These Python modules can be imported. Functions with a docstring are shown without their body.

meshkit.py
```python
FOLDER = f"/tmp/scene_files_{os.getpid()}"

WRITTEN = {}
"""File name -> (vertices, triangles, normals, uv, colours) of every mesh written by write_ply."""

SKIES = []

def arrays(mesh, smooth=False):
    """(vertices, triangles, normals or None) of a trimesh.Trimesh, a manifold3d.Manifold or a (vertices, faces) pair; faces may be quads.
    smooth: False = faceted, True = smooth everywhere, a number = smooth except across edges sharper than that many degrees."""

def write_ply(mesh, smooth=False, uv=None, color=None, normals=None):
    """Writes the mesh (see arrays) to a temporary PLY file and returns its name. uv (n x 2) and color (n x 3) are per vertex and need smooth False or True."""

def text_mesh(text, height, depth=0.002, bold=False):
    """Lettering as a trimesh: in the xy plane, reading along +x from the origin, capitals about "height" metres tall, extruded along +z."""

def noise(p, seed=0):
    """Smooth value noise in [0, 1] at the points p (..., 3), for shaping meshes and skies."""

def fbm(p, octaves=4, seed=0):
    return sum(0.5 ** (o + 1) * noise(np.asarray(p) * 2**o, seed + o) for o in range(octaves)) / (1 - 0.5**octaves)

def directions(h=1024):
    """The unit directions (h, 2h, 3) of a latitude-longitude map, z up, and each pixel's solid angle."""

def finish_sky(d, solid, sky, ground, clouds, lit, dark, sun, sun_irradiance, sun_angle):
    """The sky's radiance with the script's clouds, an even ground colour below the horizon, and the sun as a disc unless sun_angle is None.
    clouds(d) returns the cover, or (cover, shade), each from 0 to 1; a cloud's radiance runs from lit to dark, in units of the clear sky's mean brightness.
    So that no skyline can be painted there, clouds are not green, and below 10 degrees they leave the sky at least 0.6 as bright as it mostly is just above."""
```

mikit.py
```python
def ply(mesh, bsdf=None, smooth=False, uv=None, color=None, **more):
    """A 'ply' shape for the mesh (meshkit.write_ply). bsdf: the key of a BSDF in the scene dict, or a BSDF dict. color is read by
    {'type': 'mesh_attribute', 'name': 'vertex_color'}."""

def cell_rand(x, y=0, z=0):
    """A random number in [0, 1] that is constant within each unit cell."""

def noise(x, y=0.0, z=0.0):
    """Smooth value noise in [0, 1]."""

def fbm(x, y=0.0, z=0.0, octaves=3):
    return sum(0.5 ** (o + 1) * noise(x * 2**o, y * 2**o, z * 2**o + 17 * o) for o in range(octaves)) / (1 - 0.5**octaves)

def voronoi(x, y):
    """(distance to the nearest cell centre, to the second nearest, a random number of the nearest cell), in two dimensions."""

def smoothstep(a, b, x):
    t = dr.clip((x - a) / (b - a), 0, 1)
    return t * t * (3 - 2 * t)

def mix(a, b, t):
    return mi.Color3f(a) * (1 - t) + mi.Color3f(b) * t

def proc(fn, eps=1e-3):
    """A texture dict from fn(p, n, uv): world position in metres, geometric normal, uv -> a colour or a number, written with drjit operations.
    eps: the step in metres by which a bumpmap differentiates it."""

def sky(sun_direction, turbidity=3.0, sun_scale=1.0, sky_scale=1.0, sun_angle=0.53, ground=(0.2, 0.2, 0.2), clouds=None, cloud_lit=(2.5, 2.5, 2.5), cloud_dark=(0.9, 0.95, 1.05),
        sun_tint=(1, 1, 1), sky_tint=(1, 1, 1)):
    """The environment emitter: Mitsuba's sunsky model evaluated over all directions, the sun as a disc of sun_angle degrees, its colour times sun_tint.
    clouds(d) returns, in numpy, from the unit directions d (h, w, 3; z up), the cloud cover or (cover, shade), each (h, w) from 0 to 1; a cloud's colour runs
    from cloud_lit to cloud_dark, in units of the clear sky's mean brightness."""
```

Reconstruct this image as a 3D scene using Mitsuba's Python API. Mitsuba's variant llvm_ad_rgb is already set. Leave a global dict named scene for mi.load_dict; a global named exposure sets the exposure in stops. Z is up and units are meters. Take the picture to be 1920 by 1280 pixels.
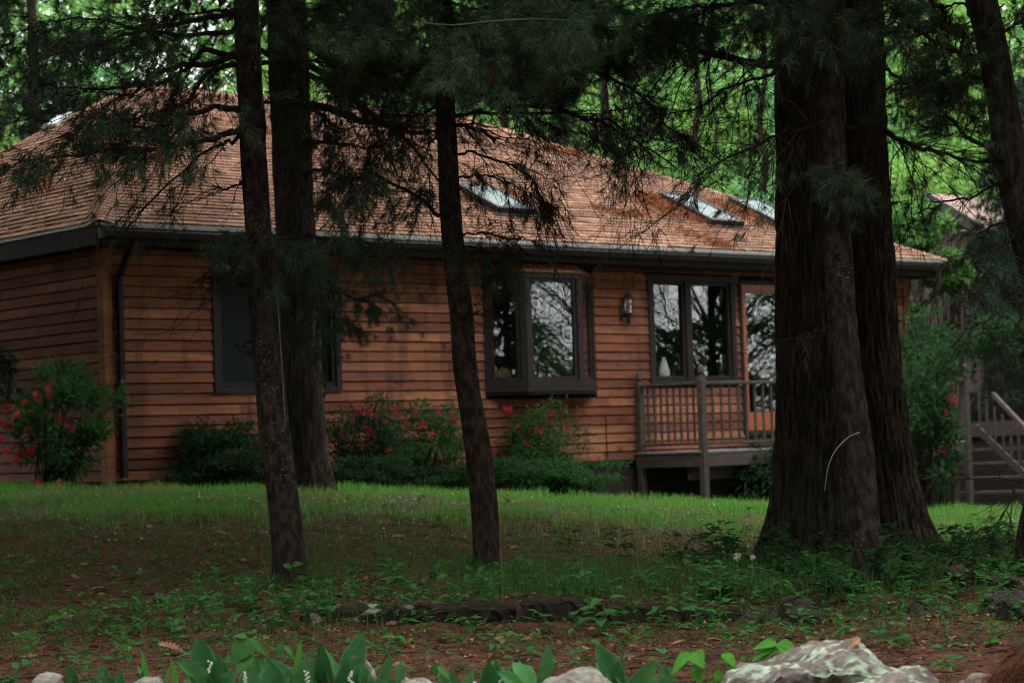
import math, random
import numpy as np, trimesh
import drjit as dr
import mitsuba as mi
import mikit, meshkit
from scipy.interpolate import RBFInterpolator

T4 = mi.ScalarTransform4f
scene, labels = {}, {}

# ------------------------------------------------------------------ camera, sky, exposure
FPX = 4100.0                                   # focal length in pixels of a 1920 px wide picture
PITCH, ROLL, YAW = math.radians(2.668), 0.034, math.radians(49.088)
CAM = np.array([0, 0, 1.6])
CF = np.array([0, math.cos(PITCH), math.sin(PITCH)])
_R0 = np.array([1.0, 0, 0]); _U0 = np.cross(_R0, CF)
CU = _U0 * math.cos(ROLL) + _R0 * math.sin(ROLL)
CR = _R0 * math.cos(ROLL) - _U0 * math.sin(ROLL)
scene['camera'] = {'type': 'thinlens', 'fov': math.degrees(2 * math.atan(960 / FPX)), 'fov_axis': 'x',
                   'aperture_radius': 0.009, 'focus_distance': 11.5, 'near_clip': 0.1, 'far_clip': 900.0,
                   'to_world': T4().look_at(origin=CAM.tolist(), target=(CAM + CF).tolist(), up=CU.tolist())}
scene['sky'] = mikit.sky([0.12, 0.5, 0.82], turbidity=4, sun_scale=0.16, sun_angle=30, clouds=lambda d: 1.0,
                         cloud_lit=(5.6, 5.8, 5.9), ground=(0.06, 0.07, 0.05))
exposure = 2.95

# ------------------------------------------------------------------ helpers
def ray(u, v):
    return CF + CR * ((u - 960) / FPX) + CU * ((640 - v) / FPX)

def at(u, v, d):
    """the place d metres ahead of the camera that the photograph shows at column u, row v"""
    r = ray(u, v)
    return CAM + r * (d / r[1])

def V(*a): return np.array(a, float)
def unit(a): return a / np.maximum(np.linalg.norm(a, axis=-1, keepdims=True), 1e-12)

WS = V(math.sin(YAW), math.cos(YAW), 0); WN = V(math.cos(YAW), -math.sin(YAW), 0)
HO = V(-4.82404, 25.8846, 0)                   # the house's front left corner
def H(s, t, z): return HO + WS * s + WN * t + V(0, 0, z)
def Hv(a):
    a = np.asarray(a, float)
    return HO + a[..., 0:1] * WS + a[..., 1:2] * WN + a[..., 2:3] * V(0, 0, 1)
HDEG = math.degrees(math.atan2(WS[1], WS[0]))

def add(key, mesh, bsdf, smooth=False, label=None, cat=None, group=None, kind=None, **more):
    k, i = key, 0
    while k in scene:
        i += 1; k = f'{key}_{i:03d}'
    scene[k] = mikit.ply(mesh, bsdf, smooth=smooth, **more)
    note(k, label, cat, group, kind)
    return k

used = set()
def thing(name, label, cat, group=None):
    """the key that the parts of a thing start with"""
    k, i = name, 0
    while k in used:
        i += 1; k = f'{name}_{i:03d}'
    used.add(k)
    note(k, label, cat, group)
    return k

def note(k, label=None, cat=None, group=None, kind=None):
    e = {a: b for a, b in (('label', label), ('category', cat), ('group', group), ('kind', kind)) if b}
    if e: labels[k] = {**labels.get(k, {}), **e}

def join(ms):
    vs, fs, n = [], [], 0
    for v, f in ms:
        vs.append(v); fs.append(np.asarray(f) + n); n += len(v)
    return np.vstack(vs), np.vstack(fs)

BOXF = np.array([[0, 2, 3], [0, 3, 1], [4, 5, 7], [4, 7, 6], [0, 1, 5], [0, 5, 4], [2, 6, 7], [2, 7, 3], [0, 4, 6], [0, 6, 2], [1, 3, 7], [1, 7, 5]])
def box(a0, a1, b0, b1, c0, c1):
    return np.array([[a, b, c] for a in (a0, a1) for b in (b0, b1) for c in (c0, c1)], float), BOXF
def hbox(s0, s1, t0, t1, z0, z1):
    v, f = box(s0, s1, t0, t1, z0, z1)
    return Hv(v), f[:, ::-1]
def cbox(s0, s1, t0, t1, z0, z1, b=0.006):
    """box in house coordinates with chamfered edges"""
    v = []
    lo, hi = V(s0, t0, z0), V(s1, t1, z1)
    b = min(b, *(0.35 * (hi - lo)))
    for ax in range(3):
        l2, h2 = lo + b, hi - b
        l2[ax], h2[ax] = lo[ax], hi[ax]
        for x in (l2[0], h2[0]):
            for y in (l2[1], h2[1]):
                for z in (l2[2], h2[2]): v.append((x, y, z))
    m = trimesh.convex.convex_hull(np.array(v))
    return Hv(m.vertices), m.faces[:, ::-1]

def extrude(poly, along0, along1, frame):
    """polygon (n x 2, counter-clockwise) swept between two values; frame(a, (p, q)) -> point"""
    n = len(poly)
    import mapbox_earcut as ec
    tri = np.array(ec.triangulate_float64(np.asarray(poly, float), np.array([n], np.uint32))).reshape(-1, 3)
    v = np.vstack([frame(along0, np.asarray(poly)), frame(along1, np.asarray(poly))])
    f = [[i, (i + 1) % n, (i + 1) % n + n] for i in range(n)] + [[i, (i + 1) % n + n, i + n] for i in range(n)]
    f = np.vstack([np.array(f), tri[:, ::-1], tri + n])
    m = trimesh.Trimesh(v, f, process=False)
    if m.volume < 0: f = f[:, ::-1]
    return v, f

def tubes(paths, radii, sides=5):
    """paths (N, M, 3), radii (N, M) -> one mesh of N tubes"""
    P = np.asarray(paths, float); Rr = np.asarray(radii, float)
    N, M = P.shape[:2]
    t = unit(np.gradient(P, axis=1))
    ref = np.broadcast_to(V(0.31, 0.55, 0.77), t.shape).copy()
    near = np.abs((t * ref).sum(-1)) > 0.9
    ref[near] = V(0.9, -0.3, 0.2)
    a = unit(np.cross(t, ref)); b = np.cross(t, a)
    th = np.arange(sides) * 2 * math.pi / sides
    v = P[:, :, None] + Rr[:, :, None, None] * (np.cos(th)[:, None] * a[:, :, None] + np.sin(th)[:, None] * b[:, :, None])
    i = np.arange(sides); j = (i + 1) % sides
    m = np.arange(M - 1)[:, None] * sides
    q = np.stack([m + i, m + j, m + sides + j, m + sides + i], -1).reshape(-1, 4)
    f = np.vstack([q[:, [0, 1, 2]], q[:, [0, 2, 3]]])
    f = (f[None] + (np.arange(N) * M * sides)[:, None, None]).reshape(-1, 3)
    return v.reshape(-1, 3), f

def spline(pts, m):
    """Catmull-Rom through the points (n x k), m samples"""
    p = np.asarray(pts, float)
    if len(p) == 2: return p[0] + (p[1] - p[0]) * np.linspace(0, 1, m)[:, None]
    p = np.vstack([2 * p[0] - p[1], p, 2 * p[-1] - p[-2]])
    n = len(p) - 3
    x = np.linspace(0, n - 1e-9, m); i = x.astype(int); t = (x - i)[:, None]
    a, b, c, d = p[i], p[i + 1], p[i + 2], p[i + 3]
    return 0.5 * (2 * b + (c - a) * t + (2 * a - 5 * b + 4 * c - d) * t**2 + (3 * b - a - 3 * c + d) * t**3)

def leaf_cards(pos, along, normal, L, W, fold=0.18):
    """many small leaves: rhombs folded along their midrib, 2 triangles each"""
    n = len(pos)
    along = unit(along); side = unit(np.cross(normal, along)); nrm = np.cross(along, side)
    L = np.broadcast_to(L, n)[:, None]; W = np.broadcast_to(W, n)[:, None]
    v = np.stack([pos, pos + along * L * .45 + side * W * .5 + nrm * W * fold, pos + along * L, pos + along * L * .45 - side * W * .5 + nrm * W * fold], 1).reshape(-1, 3)
    k = np.arange(n)[:, None] * 4
    return v, np.vstack([k + [0, 2, 1], k + [0, 3, 2]])

def blade(L, W, bend=0.3, fold=0.25, n=8, shape=0.55, wave=0.0):
    """one leaf along +x with its face up (+z): three columns of vertices, curved and folded"""
    x = np.linspace(0, 1, n)
    w = np.sin(math.pi * x**shape) ** 0.9 * W / 2
    w[0] = 0.06 * W; w[-1] = 0.0
    zc = -bend * L * x**2
    xx = L * x * (1 - 0.15 * bend * x)
    ripple = wave * W * np.sin(x * 14)
    n_c = 9
    v = []
    for c in range(n_c):
        sgn = 1 - c * 2 / (n_c - 1); q = abs(sgn)
        v.append(np.stack([xx, sgn * w, zc + fold * w * q ** 1.6 + q * ripple + (.09 * w if c % 2 else 0)], 1))
    v = np.stack(v, 1).reshape(-1, 3)
    f = []
    for i in range(n - 1):
        for c in range(n_c - 1):
            a = i * n_c + c
            f += [[a, a + n_c, a + n_c + 1], [a, a + n_c + 1, a + 1]]
    return v, np.array(f)

def place(m, pos, yaw=0, pitch=0, roll=0, scale=1):
    """turn about x (roll), lift the +x end (pitch), turn about z (yaw), move"""
    v, f = m
    cr, sr, cp, sp, cy, sy = math.cos(roll), math.sin(roll), math.cos(pitch), math.sin(pitch), math.cos(yaw), math.sin(yaw)
    Rx = np.array([[1, 0, 0], [0, cr, -sr], [0, sr, cr]]); Ry = np.array([[cp, 0, -sp], [0, 1, 0], [sp, 0, cp]]); Rz = np.array([[cy, -sy, 0], [sy, cy, 0], [0, 0, 1]])
    return (v * scale) @ (Rz @ Ry @ Rx).T + np.asarray(pos), f

# ------------------------------------------------------------------ materials
def rgb(*c): return {'type': 'rgb', 'value': list(c)}
def matte(key, *c): scene[key] = {'type': 'twosided', 'bsdf': {'type': 'diffuse', 'reflectance': rgb(*c)}}
def satin(key, rough, *c): scene[key] = {'type': 'twosided', 'bsdf': {'type': 'principled', 'base_color': rgb(*c), 'roughness': rough, 'specular': 0.4}}
def textured(key, fn, rough=0.8, spec=0.25, bump=None):
    b = {'type': 'principled', 'base_color': mikit.proc(fn), 'roughness': rough, 'specular': spec}
    if bump: b = {'type': 'bumpmap', 'arbitrary': mikit.proc(bump, 2e-3), 'scale': 1.0, 'bsdf': b}
    scene[key] = {'type': 'twosided', 'bsdf': b}
def leafy(key, c, trans=0.9, rough=0.5):
    scene[key] = {'type': 'principledthin', 'base_color': rgb(*c), 'roughness': rough, 'diff_trans': trans, 'spec_trans': 0.0, 'eta': 1.35}

def cedar(base, dark):
    def fn(p, n, uv):
        s = (p.x - HO[0]) * WS[0] + (p.y - HO[1]) * WS[1] + (p.y - HO[1]) * 0.3
        g = mikit.fbm(s * 3.0, p.z * 60.0, 1.0)
        st = mikit.fbm(s * 1.3 + 7, p.z * 5.0, 3.0)
        c = mikit.mix(base, dark, dr.clip(0.15 + 0.7 * mikit.smoothstep(.35, .75, g), 0, 1))
        sk = mikit.smoothstep(.5, .8, mikit.fbm(s * 5.0, p.z * .7, 8.0))
        c = mikit.mix(c * (0.66 + 0.6 * st), (dark[0] * .5, dark[1] * .6, dark[2] * .75), sk * .62)
        kn = mikit.smoothstep(.90, .95, mikit.noise(s * 5.0, p.z * 16.0, 21.0))
        return mikit.mix(c, (.07, .028, .016), kn * .7)
    return fn
CEDAR = [((.33, .125, .068), (.20, .073, .043)), ((.38, .15, .082), (.25, .09, .052)), ((.29, .105, .060), (.17, .059, .038)), ((.43, .18, .098), (.27, .107, .062)), ((.25, .098, .063), (.15, .058, .042))]
for i, (a, b) in enumerate(CEDAR): textured(f'mat_cedar_{i}', cedar(a, b), rough=.75, spec=.08)
SHINGLE = [(.225, .120, .078), (.26, .144, .094), (.185, .098, .064), (.30, .17, .112), (.23, .112, .070), (.175, .104, .076)]
def shingle_fn(c):
    def fn(p, n, uv):
        g = mikit.noise(p.x * 55, p.y * 55, p.z * 55)
        st = mikit.fbm(p.x * .8, p.y * .8, p.z * 2.2)
        m = mikit.mix(c, (c[0] * .62, c[1] * .66, c[2] * .66), mikit.smoothstep(.45, .8, st))
        return m * (0.75 + 0.5 * g)
    return fn
for i, c in enumerate(SHINGLE): textured(f'mat_shingle_{i}', shingle_fn(c), rough=.9, spec=.1)
satin('mat_trim', .7, .020, .0125, .0115)            # dark brown painted window trim
satin('mat_gutter', .6, .018, .013, .012)
satin('mat_fascia', .8, .024, .016, .0155)
satin('mat_drip', .45, .36, .38, .34)              # pale metal drip edge
satin('mat_flashing', .4, .45, .47, .45)
matte('mat_soffit', .05, .035, .028)
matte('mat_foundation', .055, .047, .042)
matte('mat_dark', .02, .02, .02)
matte('mat_interior', .05, .048, .045)
matte('mat_screen', .026, .030, .032)
satin('mat_door', .45, .42, .105, .04)
satin('mat_black_iron', .4, .02, .02, .02)
satin('mat_cream', .5, .62, .60, .52)
scene['mat_pane'] = {'type': 'thindielectric', 'int_ior': 1.5, 'ext_ior': 1.0}
scene['mat_skylight'] = {'type': 'thindielectric', 'specular_reflectance': {'type': 'rgb', 'value': [.30, .36, .34]}, 'int_ior': 1.42, 'ext_ior': 1.0}
satin('mat_skylight_white', .3, .8, .82, .82)
def weathered(p, n, uv):
    g = mikit.fbm(p.x * 9, p.y * 9, p.z * 22)
    return mikit.mix((.055, .042, .035), (.125, .104, .09), g)
textured('mat_deck', weathered, rough=.85, spec=.15)
def deckfloor(p, n, uv):
    g = mikit.fbm(p.x * 5, p.y * 5, p.z * 5)
    return mikit.mix((.15, .14, .135), (.33, .325, .31), g)
textured('mat_deck_floor', deckfloor, rough=.6, spec=.3)
def bark_old(p, n, uv):
    g = .6 * mikit.fbm(p.x * 44, p.y * 44, p.z * 5) + .4 * mikit.fbm(p.x * 70, p.y * 70, p.z * 26)
    l = mikit.smoothstep(.60, .75, mikit.fbm(p.x * 7 + 9, p.y * 7, p.z * 3))
    c = mikit.mix((.022, .0165, .014), (.088, .067, .055), mikit.smoothstep(.34, .76, g))
    return mikit.mix(c, (.07, .066, .052), l * .35)
textured('mat_bark_old', bark_old, rough=.95, spec=.05)
def bark_young(p, n, uv):
    g = mikit.fbm(p.x * 40, p.y * 40, p.z * 16)
    c = mikit.mix((.024, .0175, .015), (.078, .056, .047), mikit.smoothstep(.3, .8, g))
    area = mikit.smoothstep(.42, .62, mikit.fbm(p.x * 2.5, p.y * 2.5, p.z * 1.6 + 5))
    spot = mikit.smoothstep(.76, .84, mikit.noise(p.x * 120, p.y * 120, p.z * 105)) * area
    return mikit.mix(c, (.30, .29, .25), spot * .75)
textured('mat_bark_young', bark_young, rough=.95, spec=.05)
matte('mat_twig', .038, .028, .024)
matte('mat_twig_pale', .30, .26, .21)
matte('mat_resin', .20, .20, .195)
def needle_mat(key, c): scene[key] = {'type': 'twosided', 'bsdf': {'type': 'diffuse', 'reflectance': rgb(*c)}}
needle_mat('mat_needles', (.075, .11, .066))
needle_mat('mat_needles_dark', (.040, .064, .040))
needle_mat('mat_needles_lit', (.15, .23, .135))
needle_mat('mat_needles_dead', (.38, .13, .045))
needle_mat('mat_roof_litter', (.27, .105, .048))
leafy('mat_leaf_bright', (.205, .385, .09), 1.2)
leafy('mat_leaf_mid', (.125, .27, .075), 1.15)
leafy('mat_leaf_teal', (.125, .32, .125), 1.2)
leafy('mat_leaf_deep', (.08, .20, .06), 1.0)
leafy('mat_shrub_dark', (.032, .075, .03), .6)
leafy('mat_shrub_mid', (.05, .13, .042), .7)
def veined(key, lo, hi, trans, rough):
    def fn(p, n, uv):
        st = .5 + .5 * dr.sin(uv.y * 6.2832 * 9)
        b = mikit.fbm(p.x * 40, p.y * 40, p.z * 40)
        c = mikit.mix(lo, hi, dr.clip(.55 * st + .7 * (b - .3), 0, 1))
        c = mikit.mix(c, (.22, .34, .14), mikit.smoothstep(.44, .5, dr.abs(uv.y - .5)) * .55)
        return mikit.mix(c, (.20, .16, .05), mikit.smoothstep(.72, .8, mikit.noise(p.x * 55, p.y * 55, p.z * 55)) * .5)
    scene[key] = {'type': 'principledthin', 'base_color': mikit.proc(fn), 'roughness': rough, 'diff_trans': trans, 'spec_trans': 0.0, 'eta': 1.45}
veined('mat_lily', (.055, .19, .055), (.115, .32, .11), .6, .3)
veined('mat_lily_dark', (.028, .11, .036), (.065, .20, .07), .5, .25)
leafy('mat_sprout', (.11, .34, .05), 1.0, .4)
leafy('mat_weed', (.075, .20, .055), .8)
leafy('mat_grass', (.12, .33, .058), .9)
leafy('mat_grass_dry', (.26, .28, .10), .8)
leafy('mat_grass_deep', (.07, .155, .04), .8)
leafy('mat_grass_olive', (.11, .165, .05), .8)
leafy('mat_straw', (.34, .27, .14), .6)
leafy('mat_pink', (.50, .04, .09), .7)
leafy('mat_coral', (.68, .10, .13), .8)
matte('mat_white_petal', .72, .70, .58)
leafy('mat_yellow_leaf', (.55, .42, .10), .8)
def dry_leaf(p, n, uv):
    g = mikit.noise(p.x * 30, p.y * 30, p.z * 30)
    return mikit.mix((.20, .085, .04), (.40, .23, .14), g)
textured('mat_dry_leaf', dry_leaf, rough=.8, spec=.2)
matte('mat_litter', .15, .056, .032)
matte('mat_litter_dark', .07, .034, .022)
matte('mat_litter_tan', .25, .125, .07)
textured('mat_stair', lambda p, n, uv: mikit.mix((.045, .034, .028), (.10, .08, .066), mikit.fbm(p.x * 9, p.y * 9, p.z * 22)), rough=.85, spec=.1)
def ground_fn(p, n, uv):
    g = mikit.fbm(p.x * 2.2, p.y * 2.2, 3.0)
    h = mikit.fbm(p.x * 14, p.y * 14, 5.0)
    soil = mikit.mix((.045, .028, .02), (.095, .042, .027), mikit.smoothstep(.3, .7, h))
    moss = mikit.mix((.030, .036, .014), (.062, .062, .024), h)
    edge = p.y + (mikit.fbm(p.x * .5, p.y * .5, 9.0) - .5) * 3.0
    m = mikit.smoothstep(12.5, 15.5, edge) * mikit.smoothstep(.38, .66, g) * .85
    m = dr.maximum(m, mikit.smoothstep(17.6, 19.0, edge) * .85)
    return mikit.mix(soil, moss, m)
textured('mat_ground', ground_fn, rough=.95, spec=.05)
def rock_fn(lo, hi, lich, amount):
    def fn(p, n, uv):
        g = mikit.fbm(p.x * 9, p.y * 9, p.z * 14)
        l = mikit.smoothstep(amount, amount + .17, .55 * mikit.fbm(p.x * 34 + 3, p.y * 34, p.z * 34) + .45 * mikit.fbm(p.x * 9, p.y * 9 + 5, p.z * 9))
        r = mikit.smoothstep(.60, .72, mikit.fbm(p.x * 5, p.y * 5, p.z * 7 + 4))
        c = mikit.mix(lo, hi, g)
        c = mikit.mix(c, (.17, .09, .075), r * .75)
        return mikit.mix(c, lich, l) * (.7 + .6 * mikit.noise(p.x * 60, p.y * 60, p.z * 60))
    return fn
textured('mat_rock', rock_fn((.085, .062, .055), (.20, .165, .145), (.31, .36, .28), .46), rough=.95, spec=.1)
textured('mat_rock_pale', rock_fn((.12, .105, .09), (.25, .225, .19), (.29, .30, .245), .56), rough=.95, spec=.1)
textured('mat_rock_dark', rock_fn((.022, .019, .016), (.060, .052, .042), (.10, .105, .075), .60), rough=.95, spec=.1)
def timber_fn(p, n, uv):
    g = mikit.fbm(p.x * 5, p.y * 30, p.z * 45)
    l = mikit.smoothstep(.62, .72, mikit.fbm(p.x * 10, p.y * 10, p.z * 16)) * mikit.smoothstep(.5, .75, mikit.noise(p.x * 1.1 + .4, 2, 3))
    return mikit.mix(mikit.mix((.014, .011, .010), (.045, .033, .027), g), (.20, .22, .18), l)
textured('mat_timber', timber_fn, rough=.95, spec=.05)
textured('mat_neighbor_roof', shingle_fn((.30, .20, .18)), rough=.9, spec=.1)
matte('mat_neighbor_wall', .13, .095, .085)
matte('mat_neighbor_trim', .07, .068, .065)

# ------------------------------------------------------------------ the ground
_gp = []
def gp(u, v, d): q = at(u, v, d); _gp.append(q)
for x in (-9, -3, 3, 9):
    _gp += [V(x, 5.6, .72), V(x, 8, .66), V(x, 11.7, .645)]
for x in (-9, -3, 2): _gp.append(V(x, 14, .675))
gp(1500, 1066, 17); gp(1740, 1026, 17.5); gp(1640, 1120, 13); gp(1850, 1000, 20); gp(300, 1000, 17.3); gp(900, 1000, 17.2); gp(1350, 985, 19)
for s, z in ((-6, 1.34), (0, 1.20), (2.8, 1.05), (5.2, .89), (7.8, .71), (10.5, .53), (15, .33), (19, .2)): _gp.append(H(s, .4, z))
for s, z in ((-4, 1.4), (4, 1.0), (12, .5)): _gp.append(H(s, -10, z))
_gp += [V(-40, 20, 1.7), V(40, 20, -.6), V(-40, 60, 2.0), V(0, 60, .9), V(40, 60, .1)]
_gp = np.array(_gp)
_rbf = RBFInterpolator(_gp[:, :2], _gp[:, 2], kernel='thin_plate_spline', smoothing=.02)
def gz(x, y):
    x, y = np.broadcast_arrays(np.asarray(x, float), np.asarray(y, float))
    shp = x.shape
    q = np.stack([np.clip(x.ravel(), -40, 40), np.clip(y.ravel(), 5.6, 60)], 1)
    z = _rbf(q)
    xr, yr = x.ravel(), y.ravel()
    st = 1 / (1 + np.exp(-np.clip((yr - 12.0) / .035, -40, 40)))
    st2 = np.clip((yr - 12.15) / 4, 0, 1)
    z = z + .07 * st * (1 - st2) * np.clip(3.6 - np.abs(xr - .3), 0, 1)
    z = z + np.clip(yr - 60, 0, 200) * .035
    lowered = np.clip((5.6 - yr) / .9, 0, 1)
    z = z * (1 - lowered)
    p = np.stack([xr, yr, 0 * xr], 1)
    z = z + (meshkit.fbm(p * .9, 3, 5) - .5) * .10 * np.clip((yr - 5) / 3, 0, 1) + (meshkit.fbm(p * 4, 3, 8) - .5) * .055
    return z.reshape(shp)
gx = np.unique(np.concatenate([np.linspace(-320, -12, 22), np.arange(-12, 12.01, .12), np.linspace(12, 320, 22)]))
gy = np.unique(np.concatenate([np.linspace(-60, 4, 12), np.arange(4, 11.7, .12), np.arange(11.7, 12.35, .03), np.arange(12.35, 36, .14), np.linspace(36, 420, 40)]))
GX, GY = np.meshgrid(gx, gy)
gv = np.stack([GX, GY, gz(GX, GY)], -1).reshape(-1, 3)
ii, jj = np.meshgrid(np.arange(len(gx) - 1), np.arange(len(gy) - 1))
a = (jj * len(gx) + ii).ravel()
add('ground', (gv, np.vstack([np.stack([a, a + 1, a + 1 + len(gx)], 1), np.stack([a, a + 1 + len(gx), a + len(gx)], 1)])), 'mat_ground', smooth=True,
    label='forest yard ground of brown pine needles, moss and soil', kind='structure')
def on_ground(u, v, dlo=6.0, dhi=40.0):
    """where the sight line through (u, v) meets the ground"""
    d = np.linspace(dlo, dhi, 700)
    r = ray(u, v)
    p = CAM + r * (d / r[1])[:, None]
    below = np.nonzero(p[:, 2] <= gz(p[:, 0], p[:, 1]))[0]
    q = p[below[0]] if len(below) else p[-1]
    return V(q[0], q[1], float(gz(q[0], q[1])))

# ------------------------------------------------------------------ the house
rng = np.random.default_rng(11)
HOUSE = thing('house', 'single storey cedar clapboard house with a brown shingled hip roof', 'house')
Z0, EXP, WTOP = 1.30, 0.1292, 4.10
RS = 14.95                                         # right end of the front wall
openings = [(1.52, 3.42, 2.35, 3.90), (5.86, 7.93, 2.30, 4.04), (9.03, 10.80, 2.385, 3.975), (10.95, 11.90, 1.66, 3.92)]

def clapboards(part, length0, length1, frame, opens, seed):
    r = np.random.default_rng(seed)
    k = 0
    while Z0 + k * EXP < WTOP - .02:
        z0 = Z0 + k * EXP; z1 = min(z0 + EXP + .02, WTOP)
        segs = [(length0, length1)]
        for a0, a1, b0, b1 in opens:
            if min(z1 - .02, b1) - max(z0, b0) > .02:
                new = []
                for p, q in segs:
                    if a0 > p: new.append((p, min(q, a0)))
                    if a1 < q: new.append((max(p, a1), q))
                segs = [x for x in new if x[1] - x[0] > .03]
        for p, q in segs:
            cuts = [p]
            while q - cuts[-1] > 2.2: cuts.append(cuts[-1] + r.uniform(.8, 2.2))
            cuts.append(q)
            for c0, c1 in zip(cuts[:-1], cuts[1:]):
                if c1 - c0 < .02: continue
                dz = r.uniform(-.0022, .0022, 2); g = .003
                tk = .03 + r.uniform(-.003, .005)
                prof = lambda d: np.array([[.001, z0 + .011 + d], [tk - .010, z0 + .011 + d], [tk, z0 + .017 + d], [.010, min(z0 + EXP, WTOP) + d], [.001, min(z0 + EXP, WTOP) + d]])
                m = trimesh.convex.convex_hull(np.vstack([frame(c0 + g, prof(dz[0])), frame(c1 - g, prof(dz[1]))]))
                add(f'{HOUSE}__{part}__clapboard', (m.vertices, m.faces), f'mat_cedar_{r.integers(0, 5)}')
        k += 1
def front_frame(s, pq): return Hv(np.stack([np.full(len(pq), s), pq[:, 0], pq[:, 1]], 1))
def side_frame(t, pq): return Hv(np.stack([-pq[:, 0], np.full(len(pq), -t), pq[:, 1]], 1))
clapboards('front_wall', .10, RS - .12, front_frame, openings, 3)
clapboards('side_wall', .10, 9.0, side_frame, [], 4)
# sheathing behind the boards: a closed shell with openings
def wall_with_holes():
    xs = sorted({0, RS, *[o[i] for o in openings for i in (0, 1)]})
    zs = sorted({Z0, WTOP, *[o[i] for o in openings for i in (2, 3)]})
    out = []
    for a0, a1 in zip(xs[:-1], xs[1:]):
        run = None
        for b0, b1 in zip(zs[:-1], zs[1:]):
            cx, cz = (a0 + a1) / 2, (b0 + b1) / 2
            solid = not any(o[0] < cx < o[1] and o[2] < cz < o[3] for o in openings)
            if solid: run = (run[0], b1) if run else (b0, b1)
            if (not solid) and run: out.append(hbox(a0, a1, -.16, 0, *run)); run = None
        if run: out.append(hbox(a0, a1, -.16, 0, *run))
    return join(out)
add(f'{HOUSE}__front_wall__sheathing', wall_with_holes(), 'mat_dark')
add(f'{HOUSE}__side_wall__sheathing', hbox(0, .16, -10.6, -.163, Z0, WTOP), 'mat_dark')
add(f'{HOUSE}__back_wall', join([hbox(.163, RS, -10.6, -10.44, Z0, WTOP), hbox(RS - .16, RS, -10.437, -.163, Z0, WTOP)]), 'mat_cedar_2')
add(f'{HOUSE}__interior', join([hbox(.165, RS - .165, -4.1, -4.0, 1.66, 4.0), hbox(.165, RS - .165, -10.4, -.165, 1.58, 1.66), hbox(.17, RS - .17, -10.4, -.17, 4.0, 4.08)]), 'mat_interior')
add(f'{HOUSE}__foundation', hbox(.06, RS - .06, -10.5, -.06, -.3, Z0 - .004), 'mat_foundation', label='shaded masonry foundation below the siding')
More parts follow.
